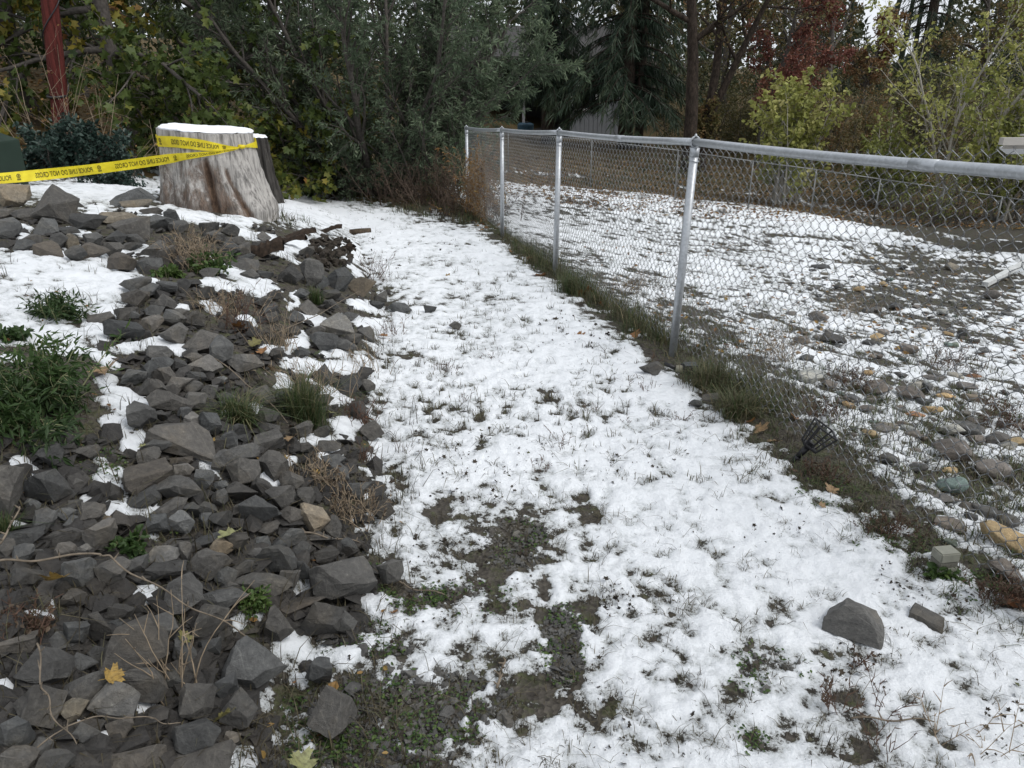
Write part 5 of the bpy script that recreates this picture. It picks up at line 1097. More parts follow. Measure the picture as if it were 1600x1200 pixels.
plant('dry_bush', 'low dry brown weeds at the far end post of the fence', 'shrub', at(742, 11.6), [((R_.normal()*.3, R_.normal()*.3, 0), (R_.normal()*.5, R_.normal()*.3-.1, .8), R_.uniform(.25, .6), .006) for _ in range(40)], PS | dict(kids=[7, 4]), 134, dict(shape='oval', size=.035, per=.9, tint=(0, .7), jit=.02), leafm='dullleaf', bark='duskytwig')
A_, B_ = np.array([-.66, 11.7]), np.array([-.16, 9.4])
plant('dry_vine', 'dry tan vine hanging on the far bay of the fence', 'vine', (A_[0], A_[1], float(terrain(*A_))), [(((B_-A_)[0]*f_+.04, (B_-A_)[1]*f_, 0), (R_.normal()*.15, R_.normal()*.15, 1), R_.uniform(.7, 1.15), .006) for f_ in np.linspace(.06, .55, 22)], PS | dict(kids=[9, 5]), 135, dict(shape='lance', size=.07, per=2.4, tint=(.3, .9), jit=.015, droop=.8), leafm='brownleaf', bark='drytwig')
for (u, Y, h, lab, sd_) in [(175, 10.0, 1.2, 'thin dead stalks standing beside the holly shrub', 136), (90, 10.3, 1.4, 'arching dead stems in front of the red pole', 137)]:
    plant('dead_stalks', lab, 'weed', at(u, Y), [((R_.normal()*.25, R_.normal()*.1, 0), (R_.normal()*.35, R_.normal()*.2, 1), h*R_.uniform(.6, 1.2), .006) for _ in range(11)], PS | dict(kids=[3, 2], lift=[-.3, 0, 0]), sd_, dict(shape='oval', size=.04, per=1.2, tint=(.2, .9), jit=.02), leafm='brownleaf', bark='drytwig')

# ---------------------------------------------------------------- distant wood and undergrowth that read as one mass
R_ = np.random.default_rng(150)
n = 76000; x = R_.uniform(-62, 62, n); y = 47+R_.uniform(0, 1, n)**1.5*20+.12*abs(x)
top = 8.5+3.5*perlin(x*.12, x*0+3.3)+2*perlin(x*.5, x*0+8.1)
gap = np.exp(-((x/y-.46)/.06)**2); top = top*(1-.80*gap)
f_ = R_.random(n); g = terrain(x, y); z = g+top*f_
keep_ = (perlin(x*.35, z*.45+y*.1, 3) > -.38+.5*np.maximum(f_-.55, 0))
x, y, z, f_ = x[keep_], y[keep_], z[keep_], f_[keep_]; n = len(x)
mb = MB(); add_leaves(mb, np.stack([x, y, z], 1), R_.normal(size=(n, 3)), R_.uniform(.25, .62, n), 'quad', np.clip(.35+.45*perlin(x*.15, y*.15+z*.2, 5)+R_.normal(size=n)*.12, 0, 1), R_, .2)
for k_ in range(70):
    xx = R_.uniform(-50, 55); yy = R_.uniform(46, 60); gg = float(terrain(xx, yy)); mb.tube([(xx, yy, gg-.2), (xx+R_.normal()*.4, yy, gg+7)], [.2, .1], 6, tint=.0)
tag(mb.build('far_woods', M['wood_mass']), 'far-off mixed wood closing the view behind the houses', 'woods', kind='stuff')
n = 26000; x = R_.uniform(-24, -2.0, n); y = 15.5+R_.uniform(0, 9, n)+.1*abs(x); g = terrain(x, y); hmx = 3.2+2.6*perlin(x*.3, y*.3+5)+1.6*sm(-6, -14, x)
z = g+R_.random(n)*np.maximum(hmx, .6); mb = MB()
keep_ = ~((x > -5.5) & (y > 19))
x, y, z = x[keep_], y[keep_], z[keep_]; n = len(x)
add_leaves(mb, np.stack([x, y, z], 1), R_.normal(size=(n, 3)), R_.uniform(.09, .2, n), 'quad', np.clip(.22+.3*perlin(x*.5, y*.5+z*.4, 5)+R_.normal(size=n)*.1, 0, 1), R_, .6)
tag(mb.build('undergrowth', M['wood_mass']), 'tangled dark undergrowth between the maples on the bank', 'undergrowth', kind='stuff')
# ivy and low growth at the far side of the yard
n = 62000; x = R_.uniform(1.0, 34, n); y = R_.uniform(20.5, 46, n); g = terrain(x, y); hm_ = np.maximum(.15, .35+.9*perlin(x*.4, y*.4+9)+.09*(y-20)); z = g+R_.random(n)*hm_
uq, vq = project(x, y, z); k_ = (uq > 1040) | (y < 24); x, y, z = x[k_], y[k_], z[k_]; n = len(x)
mb = MB(); add_leaves(mb, np.stack([x, y, z], 1), R_.normal(size=(n, 3)), R_.uniform(.06, .13, n), 'quad', np.clip(.45+.45*perlin(x*.4, y*.4, 6)+R_.normal(size=n)*.15, 0, 1), R_, .8)
tag(mb.build('ivy', M['wood_mass']), 'ivy and low brush on the ground beyond the far fence', 'ivy', kind='stuff')
# ---------------------------------------------------------------- litter, grass, weeds, leaves, sticks
R_ = np.random.default_rng(200)
def on_land(x, y, up=.0): return np.stack([x, y, terrain(x, y)+up], 1)
# leaf litter under the trees and drifting into the yard
n = 9000; x = R_.uniform(-14, .2, n); y = R_.uniform(9.3, 19, n); ok = (snow_cover(x, y, terrain(x, y)) < -.3) & (y > 9.6-.2*(x+6)*(x > -6)); x, y = x[ok], y[ok]
x2 = R_.uniform(-1, 16, 12000); y2 = R_.uniform(16.2, 27, 12000); x = np.concatenate([x, x2]); y = np.concatenate([y, y2])
x3, _ = hits(R_.uniform(900, 1640, 900), R_.uniform(310, 560, 900)); x3 = x3[x3[:, 0]-xfence(x3[:, 1]) > .2]; x = np.concatenate([x, x3[:, 0]]); y = np.concatenate([y, x3[:, 1]])
x4, _ = hits(R_.uniform(-40, 640, 120), R_.uniform(360, 1200, 120)); x = np.concatenate([x, x4[:, 0]]); y = np.concatenate([y, x4[:, 1]]); n = len(x)
mb = MB(); ax = R_.normal(size=(n, 3)); ax[:, 2] *= .3; add_leaves(mb, on_land(x, y, .02), ax, np.where(np.arange(n) > n-120, R_.uniform(.012, .03, n), np.where(np.arange(n) > n-1020, R_.uniform(.025, .06, n), R_.uniform(.05, .11, n))), 'oval', np.clip(R_.beta(2, 2, n), 0, 1), R_, 3.0)
tag(mb.build('leaf_litter', M['brownleaf']), 'fallen brown and yellow leaves under the trees and over the yard', 'leaves', kind='stuff')

def grassmat(name, stops): return leafmat(name, stops, .6, .2)
M['grass'] = grassmat('grass_blades', [(0, (.03, .024, .014)), (.3, (.10, .085, .05)), (.5, (.075, .08, .042)), (.8, (.035, .065, .018)), (1, (.20, .165, .09))])
def blades(mb, P, h, w, lean, tint, R):
    n = len(P); a = R.uniform(0, 6.283, n); d = np.stack([np.cos(a), np.sin(a), 0*a], 1); s = np.stack([-np.sin(a), np.cos(a), 0*a], 1)
    h = h[:, None]; lean = lean[:, None]; w = w[:, None]; up = np.array([0, 0, 1.])
    m1 = P+up*h*.55+d*h*lean*.35; m2 = P+up*h*(1-.25*lean)+d*h*lean
    V = np.stack([P-s*w, P+s*w, m1+s*w*.8, m1-s*w*.8, m2], 1).reshape(-1, 3); b = (np.arange(n)*5)[:, None]
    mb.add(V, np.concatenate([b+np.array([[0, 1, 2]]), b+np.array([[0, 2, 3]]), b+np.array([[3, 2, 4]])]), np.repeat(tint, 5))
def tufts(cx, cy, per, spread, h, w, lean, t, R, mb, up=-.005):
    n = len(cx); k = R.poisson(per, n)+1; i = np.repeat(np.arange(n), k); m = len(i)
    x = cx[i]+R.normal(size=m)*spread; y = cy[i]+R.normal(size=m)*spread
    blades(mb, on_land(x, y, up), h*np.exp(R.normal(size=m)*.35)*np.repeat(R.uniform(.7, 1.3, n), k), np.full(m, w)*R.uniform(.6, 1.3, m), np.abs(R.normal(size=m))*lean, np.clip(np.repeat(R.uniform(t[0], t[1], n), k)+R.normal(size=m)*.1, 0, 1), R)
mb = MB()
# on the path, poking through the snow
i_ = np.arange(len(TUFT)); near = TUFTD < 3.2
for lo_, hi_, h_ in ((0, 1.0, .018), (1.0, 9, .030)):
    k_ = (TUFTS >= lo_) & (TUFTS < hi_)
    tufts(TUFT[k_ & ~near, 0], TUFT[k_ & ~near, 1], 5, .018, h_*1.15, .0016, 1.2, (0, .45), R_, mb, .004); tufts(TUFT[k_ & near, 0], TUFT[k_ & near, 1], 5, .014, h_*.85, .0010, 1.3, (0, .35), R_, mb, .004)
# along the fence
yy = R_.uniform(3.6, 12.5, 950); s_ = R_.normal(size=950)*.08+.05; xx = xfence(yy)+s_
tufts(xx, yy, 7, .03, .055, .002, .9, (.05, .9), R_, mb)
yy = R_.uniform(1.4, 3.7, 520); xx = xfence(yy)+R_.normal(size=520)*.12-.02; tufts(xx, yy, 8, .022, .032, .0015, 1.2, (.0, .8), R_, mb)
yy = np.concatenate([R_.uniform(4.55, 8.0, 330), R_.uniform(3.5, 4.0, 90)]); xx = xfence(yy)+R_.normal(size=420)*.07+.04; tufts(xx, yy, 11, .025, .095, .0020, .7, (.25, .95), R_, mb)
# in the yard: low dead and green grass
yu, yv = R_.uniform(820, 1640, 6500), R_.uniform(300, 900, 6500); PP, dd = hits(yu, yv)
ss = PP[:, 0]-xfence(PP[:, 1]); ok = (ss > .15) & (R_.random(6500) < .28+.72*np.exp(-((ss-1.0)/1.1)**2)*(fbm(PP[:, 0], PP[:, 1], .8, 2, 31) > -.15)); PP = PP[ok]
tufts(PP[:, 0], PP[:, 1], 6, .035, .052, .0022, 1.0, (.05, .75), R_, mb)
# bank: dead grass between the rocks
bu, bv = R_.uniform(-30, 640, 700), R_.uniform(340, 1250, 700); PP, dd = hits(bu, bv); tufts(PP[:, 0], PP[:, 1], 6, .03, .06, .0016, .9, (0, .4), R_, mb)
# edge of the path below the trees
yu, yv = R_.uniform(430, 790, 900), R_.uniform(280, 352, 900); ok = sd_poly(yu, yv, PATH_POLY) < 6; PP, dd = hits(yu[ok], yv[ok]); tufts(PP[:, 0], PP[:, 1], 7, .05, .11, .004, .8, (0, .8), R_, mb)
tag(mb.build('grass', M['grass']), 'short dead and green grass poking through the snow and along the fence', 'grass', kind='stuff')
# crumbs of soil, bark and dead leaf lying on the snow
cu_, cv_ = R_.uniform(430, 1600, 16000), R_.uniform(300, 1300, 16000); k_ = (sd_poly(cu_, cv_, PATH_POLY) > 3)
dn = perlin(cu_*.006, cv_*.009, 17)+.8*perlin(cu_*.03, cv_*.045, 18)+.5*perlin(cu_*.09, cv_*.12, 19)+.55*np.exp(-((cu_-720)/190)**2-((cv_-900)/190)**2)
k_ &= dn > .62; P_, dd = hits(cu_[k_], cv_[k_]); n = len(P_); P_[:, 2] += R_.uniform(.014, .026, n)
mb = MB(); ax = R_.normal(size=(n, 3)); ax[:, 2] *= .35; add_leaves(mb, P_, ax, np.clip(R_.lognormal(math.log(.010), .5, n), .004, .03)*np.clip(dd/3.2, .7, 1.7), 'maple', np.clip(R_.beta(1.2, 4, n), 0, 1), R_, 1.2)
M['crumb'] = leafmat('crumbs', [(0, (.016, .013, .010)), (.5, (.04, .03, .02)), (.8, (.06, .065, .025)), (1, (.16, .09, .04))], .9, 0)
tag(mb.build('debris', M['crumb']), 'dark crumbs of soil, bark and dead leaf scattered over the snowy path', 'debris', kind='stuff')
# low clover and chickweed on the thawed patches
mb = MB(); PPs = []
for (cu, cv, a, b, k_) in [(640, 1110, 170, 66, 1300), (560, 1000, 90, 34, 700), (480, 1150, 70, 60, 700), (810, 850, 46, 40, 300), (880, 1010, 40, 66, 500), (640, 930, 60, 22, 500), (395, 935, 16, 26, 220), (580, 900, 40, 20, 250), (450, 985, 20, 20, 200), (1200, 1050, 70, 44, 250), (160, 720, 40, 30, 300), (95, 812, 12, 10, 100), (1300, 770, 60, 26, 500), (1400, 850, 70, 26, 400), (1540, 920, 40, 26, 300), (1150, 1160, 50, 24, 150), (205, 523, 24, 12, 200), (570, 1180, 130, 40, 500), (700, 940, 120, 30, 500)]:
    r, th_ = np.sqrt(R_.random(k_)), R_.uniform(0, 6.28, k_); P_, _ = hits(cu+a*r*np.cos(th_), cv+b*r*np.sin(th_)); cl = fbm(P_[:, 0], P_[:, 1], .14, 2, 33); PPs.append(P_[cl > -.1])
P_ = np.concatenate(PPs); n = len(P_); P_[:, 2] += R_.uniform(.002, .016, n); add_leaves(mb, P_, R_.normal(size=(n, 3))*np.array([1, 1, .3]), R_.uniform(.006, .015, n), 'oval', R_.uniform(.2, 1, n), R_, 2.0)
tag(mb.build('ground_cover', M['weedleaf']), 'tiny green clover and chickweed on the thawed ground', 'ground cover', kind='stuff')

# ---------------------------------------------------------------- weeds that can be told apart
def leafy(u, v, wpx, hpx, nst, label, seed, size=.05, per=7, tint=(.2, .9), shape='oval', lean=.6, name='weed'):
    P, d = hit(u, v+hpx*.42); R = np.random.default_rng(seed); w = wpx*d/FPX/2; h = hpx*d/FPX
    PP = dict(levels=2, seg=[.05, .03], wander=[.12, .2], lift=[-.3, -.2], sides=[5, 3], kids=[6], **{'from': [.2]}, ang=[.8], ratio=[.4])
    st = [((R.normal()*w*.35, R.normal()*w*.25, 0), (R.normal()*lean*w/max(h, .02), R.normal()*lean*.6, 1), h*R.uniform(.7, 1.3), .0036) for _ in range(nst)]
    return plant(name, label, 'weed', P, st, PP, seed, dict(shape=shape, size=size, per=per, tint=tint, droop=.15, jit=.008, flat=1.0), leafm='weedleaf', bark='greenstem', sink=.01)
M['greenstem'] = plain('green_stems', (.17, .18, .09), .7, var=.2, scale=30, bmp=0)
leafy(92, 484, 80, 34, 24, 'dark green leafy weed clump in the upper snow patch', 301, .036, 10, (.0, .45), 'lance')
leafy(50, 590, 170, 90, 40, 'sprawling green weed with long pale stems at the left edge', 302, .045, 9, (.0, .6), 'lance', 1.1)
leafy(20, 640, 150, 80, 26, 'lower part of the sprawl of weeds hanging over the left rocks', 310, .05, 9, (.0, .5), 'lance', 1.3)
leafy(335, 415, 50, 34, 20, 'bright green leafy plant among the rocks below the stump', 303, .034, 6, (.3, .9))
leafy(203, 852, 40, 36, 12, 'broad-leaved green plant at the end of the snow streak', 304, .030, 4, (.1, .7))
leafy(395, 938, 28, 30, 16, 'fresh green chickweed between two flat slabs', 305, .018, 8, (.5, 1.0))
leafy(262, 425, 26, 16, 10, 'small green sprig among the upper rocks', 306, .035, 5, (.5, 1.0))
leafy(275, 820, 30, 14, 8, 'tiny green leaves under a grey rock near the snow streak', 307, .025, 5, (.4, .9))
leafy(20, 430+95, 40, 20, 10, 'flat weed in the snow at the left edge', 308, .03, 6, (.0, .4))
leafy(1475, 898, 34, 20, 14, 'small fern-like green plant beside the plastic block', 309, .026, 6, (.3, .9))
def grasstuft(u, v, wpx, hpx, nb, label, seed, tint, lean, name='grass_tuft'):
    P, d = hit(u, v+hpx*.4); R = np.random.default_rng(seed); h = hpx*d/FPX; w = wpx*d/FPX; mb = MB(); n = nb
    x = R.normal(size=n)*w*.16; y = R.normal(size=n)*w*.12
    blades(mb, np.stack([x, y, terrain(P.x+x, P.y+y)-P.z-.005], 1), h*R.uniform(.6, 1.25, n), R.uniform(.0011, .0022, n), np.abs(R.normal(size=n))*lean+.15, np.clip(R.uniform(*tint, n), 0, 1), R)
    root = empty(name, P, label, 'grass tuft'); mb.build('blades', M['grass'], root)
grasstuft(482, 628, 84, 84, 420, 'tall green grass tuft on the rocky bank beside the path', 321, (.62, .95), .55)
grasstuft(375, 640, 70, 50, 420, 'grass tuft drooping over the rocks, green and straw', 322, (.6, 1.0), 1.1)
grasstuft(494, 463, 30, 30, 200, 'short bright green grass tuft among dark rocks', 323, (.7, .9), .4)
grasstuft(890, 445, 60, 36, 320, 'green grass tuft at the foot of the second fence post', 324, (.3, .9), .5)
grasstuft(1100, 588, 100, 44, 420, 'thick grass tuft behind the fence near the black spotlight', 325, (.1, 1.0), .8)
grasstuft(1150, 632, 80, 50, 420, 'straw-green grass tuft against the fence below the spotlight', 326, (.1, 1), .8)
grasstuft(10, 820, 40, 40, 160, 'thin green grass under the big brown rock at the left edge', 327, (.6, .9), .6)
def stalks(u, v, wpx, hpx, ns, label, seed, rad=.0022, lean=.35, kids=2, bark='drytwig', leafper=0):
    P, d = hit(u, v+hpx*.4); R = np.random.default_rng(seed); h = hpx*d/FPX; w = wpx*d/FPX
    PP = dict(levels=2, seg=[.04, .03], wander=[.09, .15], lift=[-.1, -.1], sides=[5, 3], kids=[kids], **{'from': [.3]}, ang=[.7], ratio=[.35])
    return plant('dry_weed', label, 'weed', P, [((R.normal()*w*.25, R.normal()*w*.2, 0), (R.normal()*lean, R.normal()*lean*.6, 1), h*R.uniform(.5, 1.2), rad) for _ in range(ns)], PP, seed,
                 dict(shape='oval', size=.014, per=leafper, tint=(0, .6), jit=.004) if leafper else None, 'dry weeds', leafm='dullleaf', bark=bark, sink=.01)
for a_ in [(372, 490, 60, 70, 26, 'upright dry reddish stalks in the middle of the rock bank', 'redtwig', 2), (432, 520, 60, 60, 40, 'broom-like clump of dry tan stalks on the bank', 'drytwig', 1), (278, 1010, 50, 190, 12, 'tall dry woody stalks standing in the near rocks', 'drytwig', 2),
           (480, 590, 110, 60, 60, 'scattered dry stalks across the mid bank', 'drytwig', 2), (350, 470, 90, 46, 50, 'matted dry stems below the bright green plant', 'drytwig', 3), (560, 640, 50, 50, 30, 'dry tips between the tall grass tuft and the path', 'redtwig', 2), (310, 400, 70, 60, 40, 'brown seedy weeds beside the bright green plant', 'drytwig', 6), (300, 385, 50, 46, 26, 'dry weed heads at the stump foot', 'drytwig', 6), (40, 970, 90, 60, 50, 'tangle of fine reddish rootlets in the near corner', 'redtwig', 4), (500, 740, 90, 60, 40, 'heap of dry twigs where rocks meet the path', 'drytwig', 4), (545, 790, 90, 50, 46, 'flattened dead weeds beside the snow edge', 'drytwig', 4),
           (566, 705, 40, 36, 24, 'stubble of cut dark stems in the snow edge', 'redtwig', 0), (632, 695, 26, 28, 14, 'small stubble of dark stems on the path', 'redtwig', 0), (430, 300, 40, 40, 20, 'dry weeds at the right foot of the stump', 'redtwig', 2), (590, 420, 46, 50, 26, 'dry weeds standing at the far path edge', 'redtwig', 2), (610, 510, 50, 36, 24, 'dry weeds at the end of the rock bank', 'redtwig', 2),
           (570, 560, 60, 50, 20, 'loose dry stalks leaning over snow by the rocks', 'drytwig', 2), (1380, 1080, 40, 90, 7, 'two thin bare stems in the near right snow', 'redtwig', 3), (1500, 1130, 110, 90, 12, 'sprawling bare twigs in the near right corner', 'drytwig', 3), (1375, 1150, 50, 60, 10, 'short cut woody stems in the near right snow', 'redtwig', 1), (1300, 1085, 36, 70, 9, 'small dark twiggy weed below the lone grey rock', 'redtwig', 4),
           (1335, 1030, 24, 40, 8, 'tiny dark sprig in the snow under the lone rock', 'redtwig', 4), (880, 690, 36, 40, 8, 'small dry sprig in the middle of the path', 'redtwig', 2), (850, 722, 54, 20, 16, 'dark flattened weed on the path', 'redtwig', 2), (922, 635, 26, 24, 10, 'little dark fan of stems on the snow', 'redtwig', 1), (690, 570, 40, 24, 14, 'pair of dark weed tops beside the path centre', 'redtwig', 1), (722, 620, 36, 26, 8, 'forked dry stem in the snow', 'redtwig', 2),
           (760, 555, 60, 16, 24, 'dark row of weed tips across the path', 'redtwig', 1), (700, 575, 30, 20, 12, 'dry weed tips near the rocks at mid path', 'redtwig', 1), (1020, 555, 30, 20, 10, 'weed sprig in snow before the spotlight', 'redtwig', 1), (1010, 600, 50, 26, 14, 'dead sprigs in the snow left of the small stones', 'redtwig', 2), (1060, 650, 40, 30, 12, 'dark sprigs on the snow near the fence', 'redtwig', 2), (975, 655, 20, 18, 8, 'tiny sprig right of mid path', 'redtwig', 2),
           (1330, 480, 60, 40, 34, 'dry weed patch among the yard stones', 'drytwig', 4), (1480, 560, 80, 50, 44, 'brown dead weeds in the stony yard', 'redtwig', 4), (1570, 650, 80, 60, 44, 'brown weeds in the yard close to the right edge', 'redtwig', 4), (1330, 590, 60, 40, 34, 'dark weeds between the river stones', 'redtwig', 4), (1215, 540, 60, 60, 50, 'tall straw weeds on the slope behind the fence', 'drytwig', 3), (1290, 640, 60, 40, 34, 'low dark weeds behind the lantern', 'redtwig', 4), (985, 445, 60, 34, 40, 'grey-brown weeds behind the middle bay of the fence', 'drytwig', 4), (1570, 920, 70, 50, 60, 'dry matted weeds at the near end of the fence', 'redtwig', 4), (1390, 820, 90, 30, 50, 'low rusty weeds along the fence foot', 'redtwig', 4), (1290, 735, 60, 30, 36, 'brown weeds on the soil strip below the lantern', 'redtwig', 4)]:
    stalks(*a_[:5], a_[5], 400+int(a_[0])+int(a_[1]), bark=a_[6], kids=a_[7], rad=.0022 if a_[3] > 100 else (.0019 if a_[0] < 620 else .0014), leafper=1.2 if a_[7] >= 4 else 0, lean=.45 if a_[3] < 100 else .22)

# ---------------------------------------------------------------- canes and sticks
M['canebark'] = plain('cane_bark', (.135, .11, .082), .85, var=.35, scale=40, bmp=.3)
def cane(pix, rad, label, name='fallen_cane', lift=.05, kids=0, m='canebark'):
    pts = []
    for (u, v, up) in pix:
        P, d = hit(u, v); dx, dy, dz = ray(u, v); t = d-up/max(.3, abs(dz))          # raised above the rocks towards the viewer
        pts.append(np.array([dx*t, dy*t, CAMZ+dz*t]))
    pts = np.array(pts); k = np.linspace(0, len(pts)-1, len(pts)*6); q = np.stack([np.interp(k, np.arange(len(pts)), pts[:, c]) for c in range(3)], 1)
    q = q+.003*np.sin(k*5)[:, None]
    root = empty(name, pts[0], label, 'branch'); mb = MB(); mb.tube(q-pts[0], np.linspace(rad, rad*.55, len(q)), 7); mb.build('stem', M[m], root, True)
    for f_ in np.linspace(.1, .95, 7):
        mb = MB(); i = int(f_*(len(q)-2)); mb.tube([q[i]-pts[0], q[i]-pts[0]+np.array([R_.normal()*.01, R_.normal()*.01, .012])], [rad*.9, rad*.4], 5)
        mb.build('bud', M[m], root)
cane([(-20, 879, .10), (60, 874, .10), (158, 864, .11), (172, 872, .11), (240, 915, .11), (320, 958, .09), (400, 1000, .07)], .0032, 'long bent brown cane lying across the near rocks')
cane([(58, 1180-175, .10), (66, 1070, .09), (80, 1110, .09), (118, 1165, .08)], .0022, 'thin bare stem rising from the near corner rocks')
cane([(58, 1168, .08), (110, 1130, .08), (170, 1118, .08), (240, 1124, .07), (280, 1132, .07)], .0018, 'arching dry stem across the nearest rocks')
cane([(335, 560, .05), (400, 610, .05), (450, 660, .05)], .003, 'pale grass stem drooping across the middle rocks')
cane([(430, 522, .06), (500, 490, .07), (560, 455, .08)], .003, 'long pale stalk slanting over the far rocks')
cane([(470, 832, .05), (520, 840, .05), (566, 848, .03)], .0035, 'dry stick lying by the dead weeds')
cane([(598, 900, .02), (650, 920, .015), (700, 930, .01)], .003, 'thin twig on the thawed ground beside the boulder')
cane([(0, 850, .05), (20, 815, .06), (32, 790, .07)], .003, 'short reddish stem at the left edge')
cane([(1330, 1122, .02), (1400, 1124, .03), (1460, 1126, .02)], .003, 'straight twig lying on the near right snow')
cane([(776, 1075, .02), (784, 1045, .02), (790, 1030, .02)], .004, 'pale broken stick at the thawed patch')

# cut log, bark slabs and soil mound below the stump
M['logbark'] = stump_mat('log_bark', (.16, .13, .105), (.06, .045, .03)); M['rotwood'] = plain('rotten_bark', (.028, .019, .013), .95, var=.5, scale=30, bmp=.8); M['endgrain'] = plain('end_grain', (.30, .24, .16), .8, var=.2, scale=30)
P, d = hit(563, 366); lg = empty('cut_log', P, 'short cut log lying on the snow beyond the soil mound', 'log')
mb = MB(); mb.tube([(-.12, -.04, .030), (0, 0, .036), (.12, .05, .033)], .036, 12, caps=False); mb.build('bark', M['logbark'], lg, True)
for e_ in ((-.1195, -.0398, .030), (.1195, .0498, .033)):
    mb = MB(); dq = np.array([.24, .09, 0])/.257; mb.tube([np.array(e_)-dq*.001, np.array(e_)+dq*.001], .0355, 12); mb.build('cut_end', M['endgrain'], lg)
def slab(u, v, L, W, T, yaw, roll, label, m='rotwood', seed=0):
    P, d = hit(u, v); R = np.random.default_rng(seed); mb = MB(); n = 12; t = np.linspace(-.5, .5, n)
    prof = np.array([(-.5, 0), (-.3, .7), (0, 1), (.3, .7), (.5, 0), (0, -.1)]); V = []
    for q in t:
        w_ = W*(1-abs(q)*.8)*(1+R.normal()*.06); V.append(np.stack([np.full(6, q*L), prof[:, 0]*w_, prof[:, 1]*T*(1+R.normal()*.08)+.03*math.sin(q*4)], 1))
    V = np.concatenate(V)+R.normal(size=(n*6, 3))*.003; E_ = np.array(Euler((roll, 0, yaw)).to_matrix()); root = empty('bark_slab', P, label, 'bark')
    i = np.arange(n-1)[:, None]*6; j = np.arange(6)[None]; k = (j+1) % 6
    mb.add(V@E_.T+np.array([0, 0, .03]), np.stack([i+j, i+k, i+6+k, i+6+j], -1).reshape(-1, 4)); mb.build('bark', M[m], root)
slab(462, 374, .36, .11, .035, .5, .2, 'rotten bark slab at the top of the soil mound', seed=1); slab(512, 366, .30, .07, .04, .3, 0, 'dark splinter of bark sticking out of the snow', seed=2)
slab(448, 384, .36, .09, .04, -.2, 0, 'long dark bark strip lying among the rocks below the stump', seed=3); slab(540, 394, .26, .10, .035, -.6, .3, 'bark slab on the side of the soil mound', seed=4); slab(418, 403, .24, .15, .09, .1, 0, 'black rotten wood chunk between the rocks', seed=5)
pts, szs = [], []
r, th_ = np.sqrt(R_.random(160)), R_.uniform(0, 6.28, 160); P_, _ = hits(516+38*r*np.cos(th_), 398+24*r*np.sin(th_)); s_ = R_.uniform(.04, .11, 160); P_[:, 2] += s_*.4
M['soil'] = plain('clod_soil', (.032, .026, .02), .95, var=.5, scale=40, bmp=.8)
so = scatter_chips('soil_mound', P_, s_, 'mound of dark soil clods between the rocks and the snow', (.04, .033, .026), 8, .9); so.data.materials[0] = M['soil']

# ---------------------------------------------------------------- fallen leaves that can be picked out
FL = [(166, 577, 50, 'tan', 'large tan maple leaf on bare soil at the snow edge'), (85, 906, 44, 'yellow', 'curled yellow leaf hanging on the bent cane'), (178, 1056, 34, 'yellow', 'curled yellow-brown leaf behind the square block'), (372, 510, 24, 'orange', 'orange leaf standing among dry stalks'), (411, 549, 20, 'orange', 'orange leaf below the tan stalks'),
  (428, 578, 22, 'tan', 'pinkish tan leaf beside the snow lump'), (496, 553, 18, 'green', 'dark green leaf lying on snow in the bank'), (400, 536, 24, 'olive', 'olive maple leaf by the dry stalks'), (455, 685, 28, 'tan', 'pale tan leaf on the rocks above the twig heap'), (445, 718, 16, 'yellow', 'yellow leaf in the twig heap'), (492, 738, 15, 'yellow', 'small yellow leaf on the twigs'),
  (577, 655, 20, 'rust', 'rusty curled leaf at the snow edge'), (518, 645, 15, 'pale', 'pale green leaf beside the tall grass tuft'), (597, 525, 20, 'orange', 'orange-brown leaf at the tip of the rock bank'), (355, 836, 34, 'pale', 'pale yellow-green leaf on the dense rocks'), (346, 1121, 34, 'olive', 'olive leaf by the near dark rock'), (462, 1065, 12, 'orange', 'small orange leaf on the near snow'), (288, 996, 26, 'olive', 'dull olive leaf by the woody stalks'),
  (470, 1192, 46, 'pale', 'pale leaf at the bottom edge of the thawed ground'), (1188, 672, 36, 'tan', 'big tan maple leaf at the foot of the fence'), (1172, 660, 24, 'orange', 'orange leaf touching the big tan one'), (1207, 690, 22, 'tan', 'torn tan leaf next to the lantern'), (1121, 603, 18, 'orange', 'orange leaf below the spotlight'), (1586, 940, 32, 'rust', 'rusty leaf at the near end of the fence'), (1298, 764, 24, 'tan', 'small tan leaf on the soil strip'), (1240, 652, 18, 'orange', 'brown leaf above the lantern'),
  (905, 526, 22, 'orange', 'orange leaf alone on the snow near the fence'), (993, 524, 22, 'orange', 'orange leaf at the grass edge by the front post'), (843, 432, 26, 'orange', 'orange-brown leaf beside the second fence post'), (798, 393, 14, 'orange', 'small orange leaf by the third post'), (830, 405, 24, 'rust', 'cluster of rusty leaf at the fence between posts'), (912, 462, 38, 'orange', 'large orange leaf in the grass behind the second post'), (878, 447, 20, 'tan', 'tan leaf right at the second post'), (940, 478, 20, 'orange', 'orange leaf along the grass strip'), (617, 957, 18, 'orange', 'narrow orange leaf on thin snow by the boulder'), (332, 688, 11, 'yellow', 'tiny yellow leaf between grey rocks'), (222, 698, 14, 'pale', 'small pale green leaf on the snow streak'), (700, 432, 12, 'yellow', 'little yellow leaf on the far snow'), (755, 350, 14, 'orange', 'orange leaf at the far snow edge'), (1285, 790, 14, 'tan', 'tan scrap of leaf at the fence foot')]
LC = {'tan': (.22, .145, .075), 'yellow': (.24, .155, .035), 'orange': (.20, .095, .03), 'rust': (.15, .06, .022), 'green': (.04, .055, .018), 'olive': (.11, .10, .025), 'pale': (.17, .175, .075)}
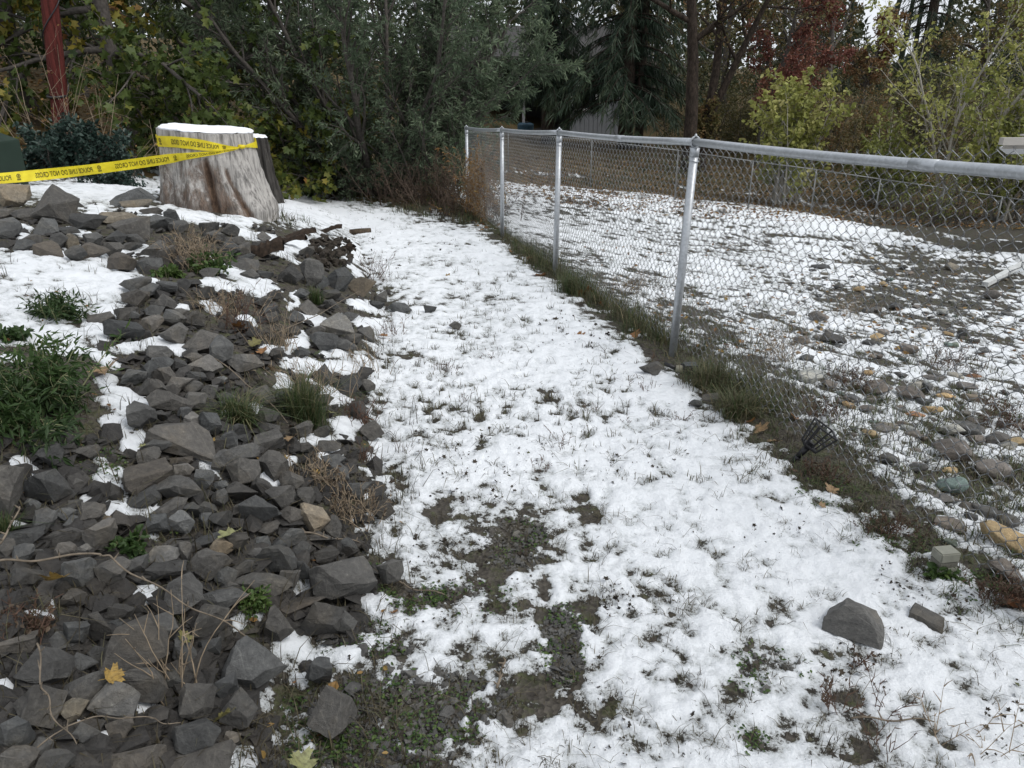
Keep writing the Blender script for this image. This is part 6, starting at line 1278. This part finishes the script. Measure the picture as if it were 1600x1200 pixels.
def fallen_mat():
    m, n, l, b = newmat('fallen_leaf'); oi = N(n, 'ShaderNodeObjectInfo'); tc = N(n, 'ShaderNodeTexCoord'); no = N(n, 'ShaderNodeTexNoise', i_Scale=6.0, i_Detail=6.0); l.new(tc.outputs['Generated'], no.inputs['Vector'])
    r = ramp(n, [(.3, (.45, .4, .35)), (.55, (1, 1, 1)), (.75, (1.25, 1.2, 1.0))]); l.new(no.outputs[0], r.inputs[0]); l.new(mul(n, l, oi.outputs['Color'], r.outputs[0]), b.inputs['Base Color']); b.inputs['Roughness'].default_value = .6; bump(n, l, no.outputs[0], b, .5, .004); return m
M['fallen'] = fallen_mat()
def leaf_mesh(seed):
    R = np.random.default_rng(seed); half = np.array([(0, 0), (.06, .14), (.02, .34), (.12, .30), (.10, .46), (.26, .36), (.34, .27), (.44, .40), (.50, .56), (.58, .46), (.68, .50), (.66, .30), (.72, .17), (.82, .20), (.84, .08), (1.0, 0)])
    half = half*(1+R.normal(size=half.shape)*.03); half[0] = (0, 0); half[-1] = (1, 0); mid = np.stack([half[:, 0], 0*half[:, 0]], 1)
    cu, cw = R.uniform(-.8, 1.6), R.uniform(.4, 1.8); up = np.concatenate([half, half*[1, -1]])
    xy = np.concatenate([half, half*np.array([1, -1]), mid]); z = cw*.35*np.abs(xy[:, 1])**1.2+cu*.25*(xy[:, 0]-.4)**2+.03*np.sin(xy[:, 0]*9+seed)*np.abs(xy[:, 1])*2
    V = np.stack([xy[:, 0]-.45, xy[:, 1], z], 1); k = len(half); F = [(i, i+1, 2*k+i+1, 2*k+i) for i in range(k-1)]+[(k+i+1, k+i, 2*k+i, 2*k+i+1) for i in range(k-1)]
    mb = MB(); mb.add(V, F); mb.tube([(-.45, 0, .0), (-.62, .03, .02), (-.78, .02, .06)], .012, 4, caps=False); return mb.mesh('fallen_leaf', M['fallen'])
LM = [leaf_mesh(i) for i in range(8)]
for i, (u, v, s_, c_, lab) in enumerate(FL):
    P, d = hit(u, v); onrock = u < 600 and v > 480; t = .06/.6 if onrock else .03
    dx, dy, dz = ray(u, v); tt_ = d-t; o = bpy.data.objects.new('fallen_leaf', LM[i % 8]); o.location = (dx*tt_, dy*tt_, CAMZ+dz*tt_); k = s_*d/FPX*.92; o.scale = (k, k, k)
    o.rotation_euler = Euler((RND.uniform(.1, .7), RND.uniform(-.5, .5), RND.uniform(0, 6.28)), 'XYZ'); c = LC[c_]; o.color = (*c, 1); link(o); tag(o, lab, 'leaf', 'fallen leaves')
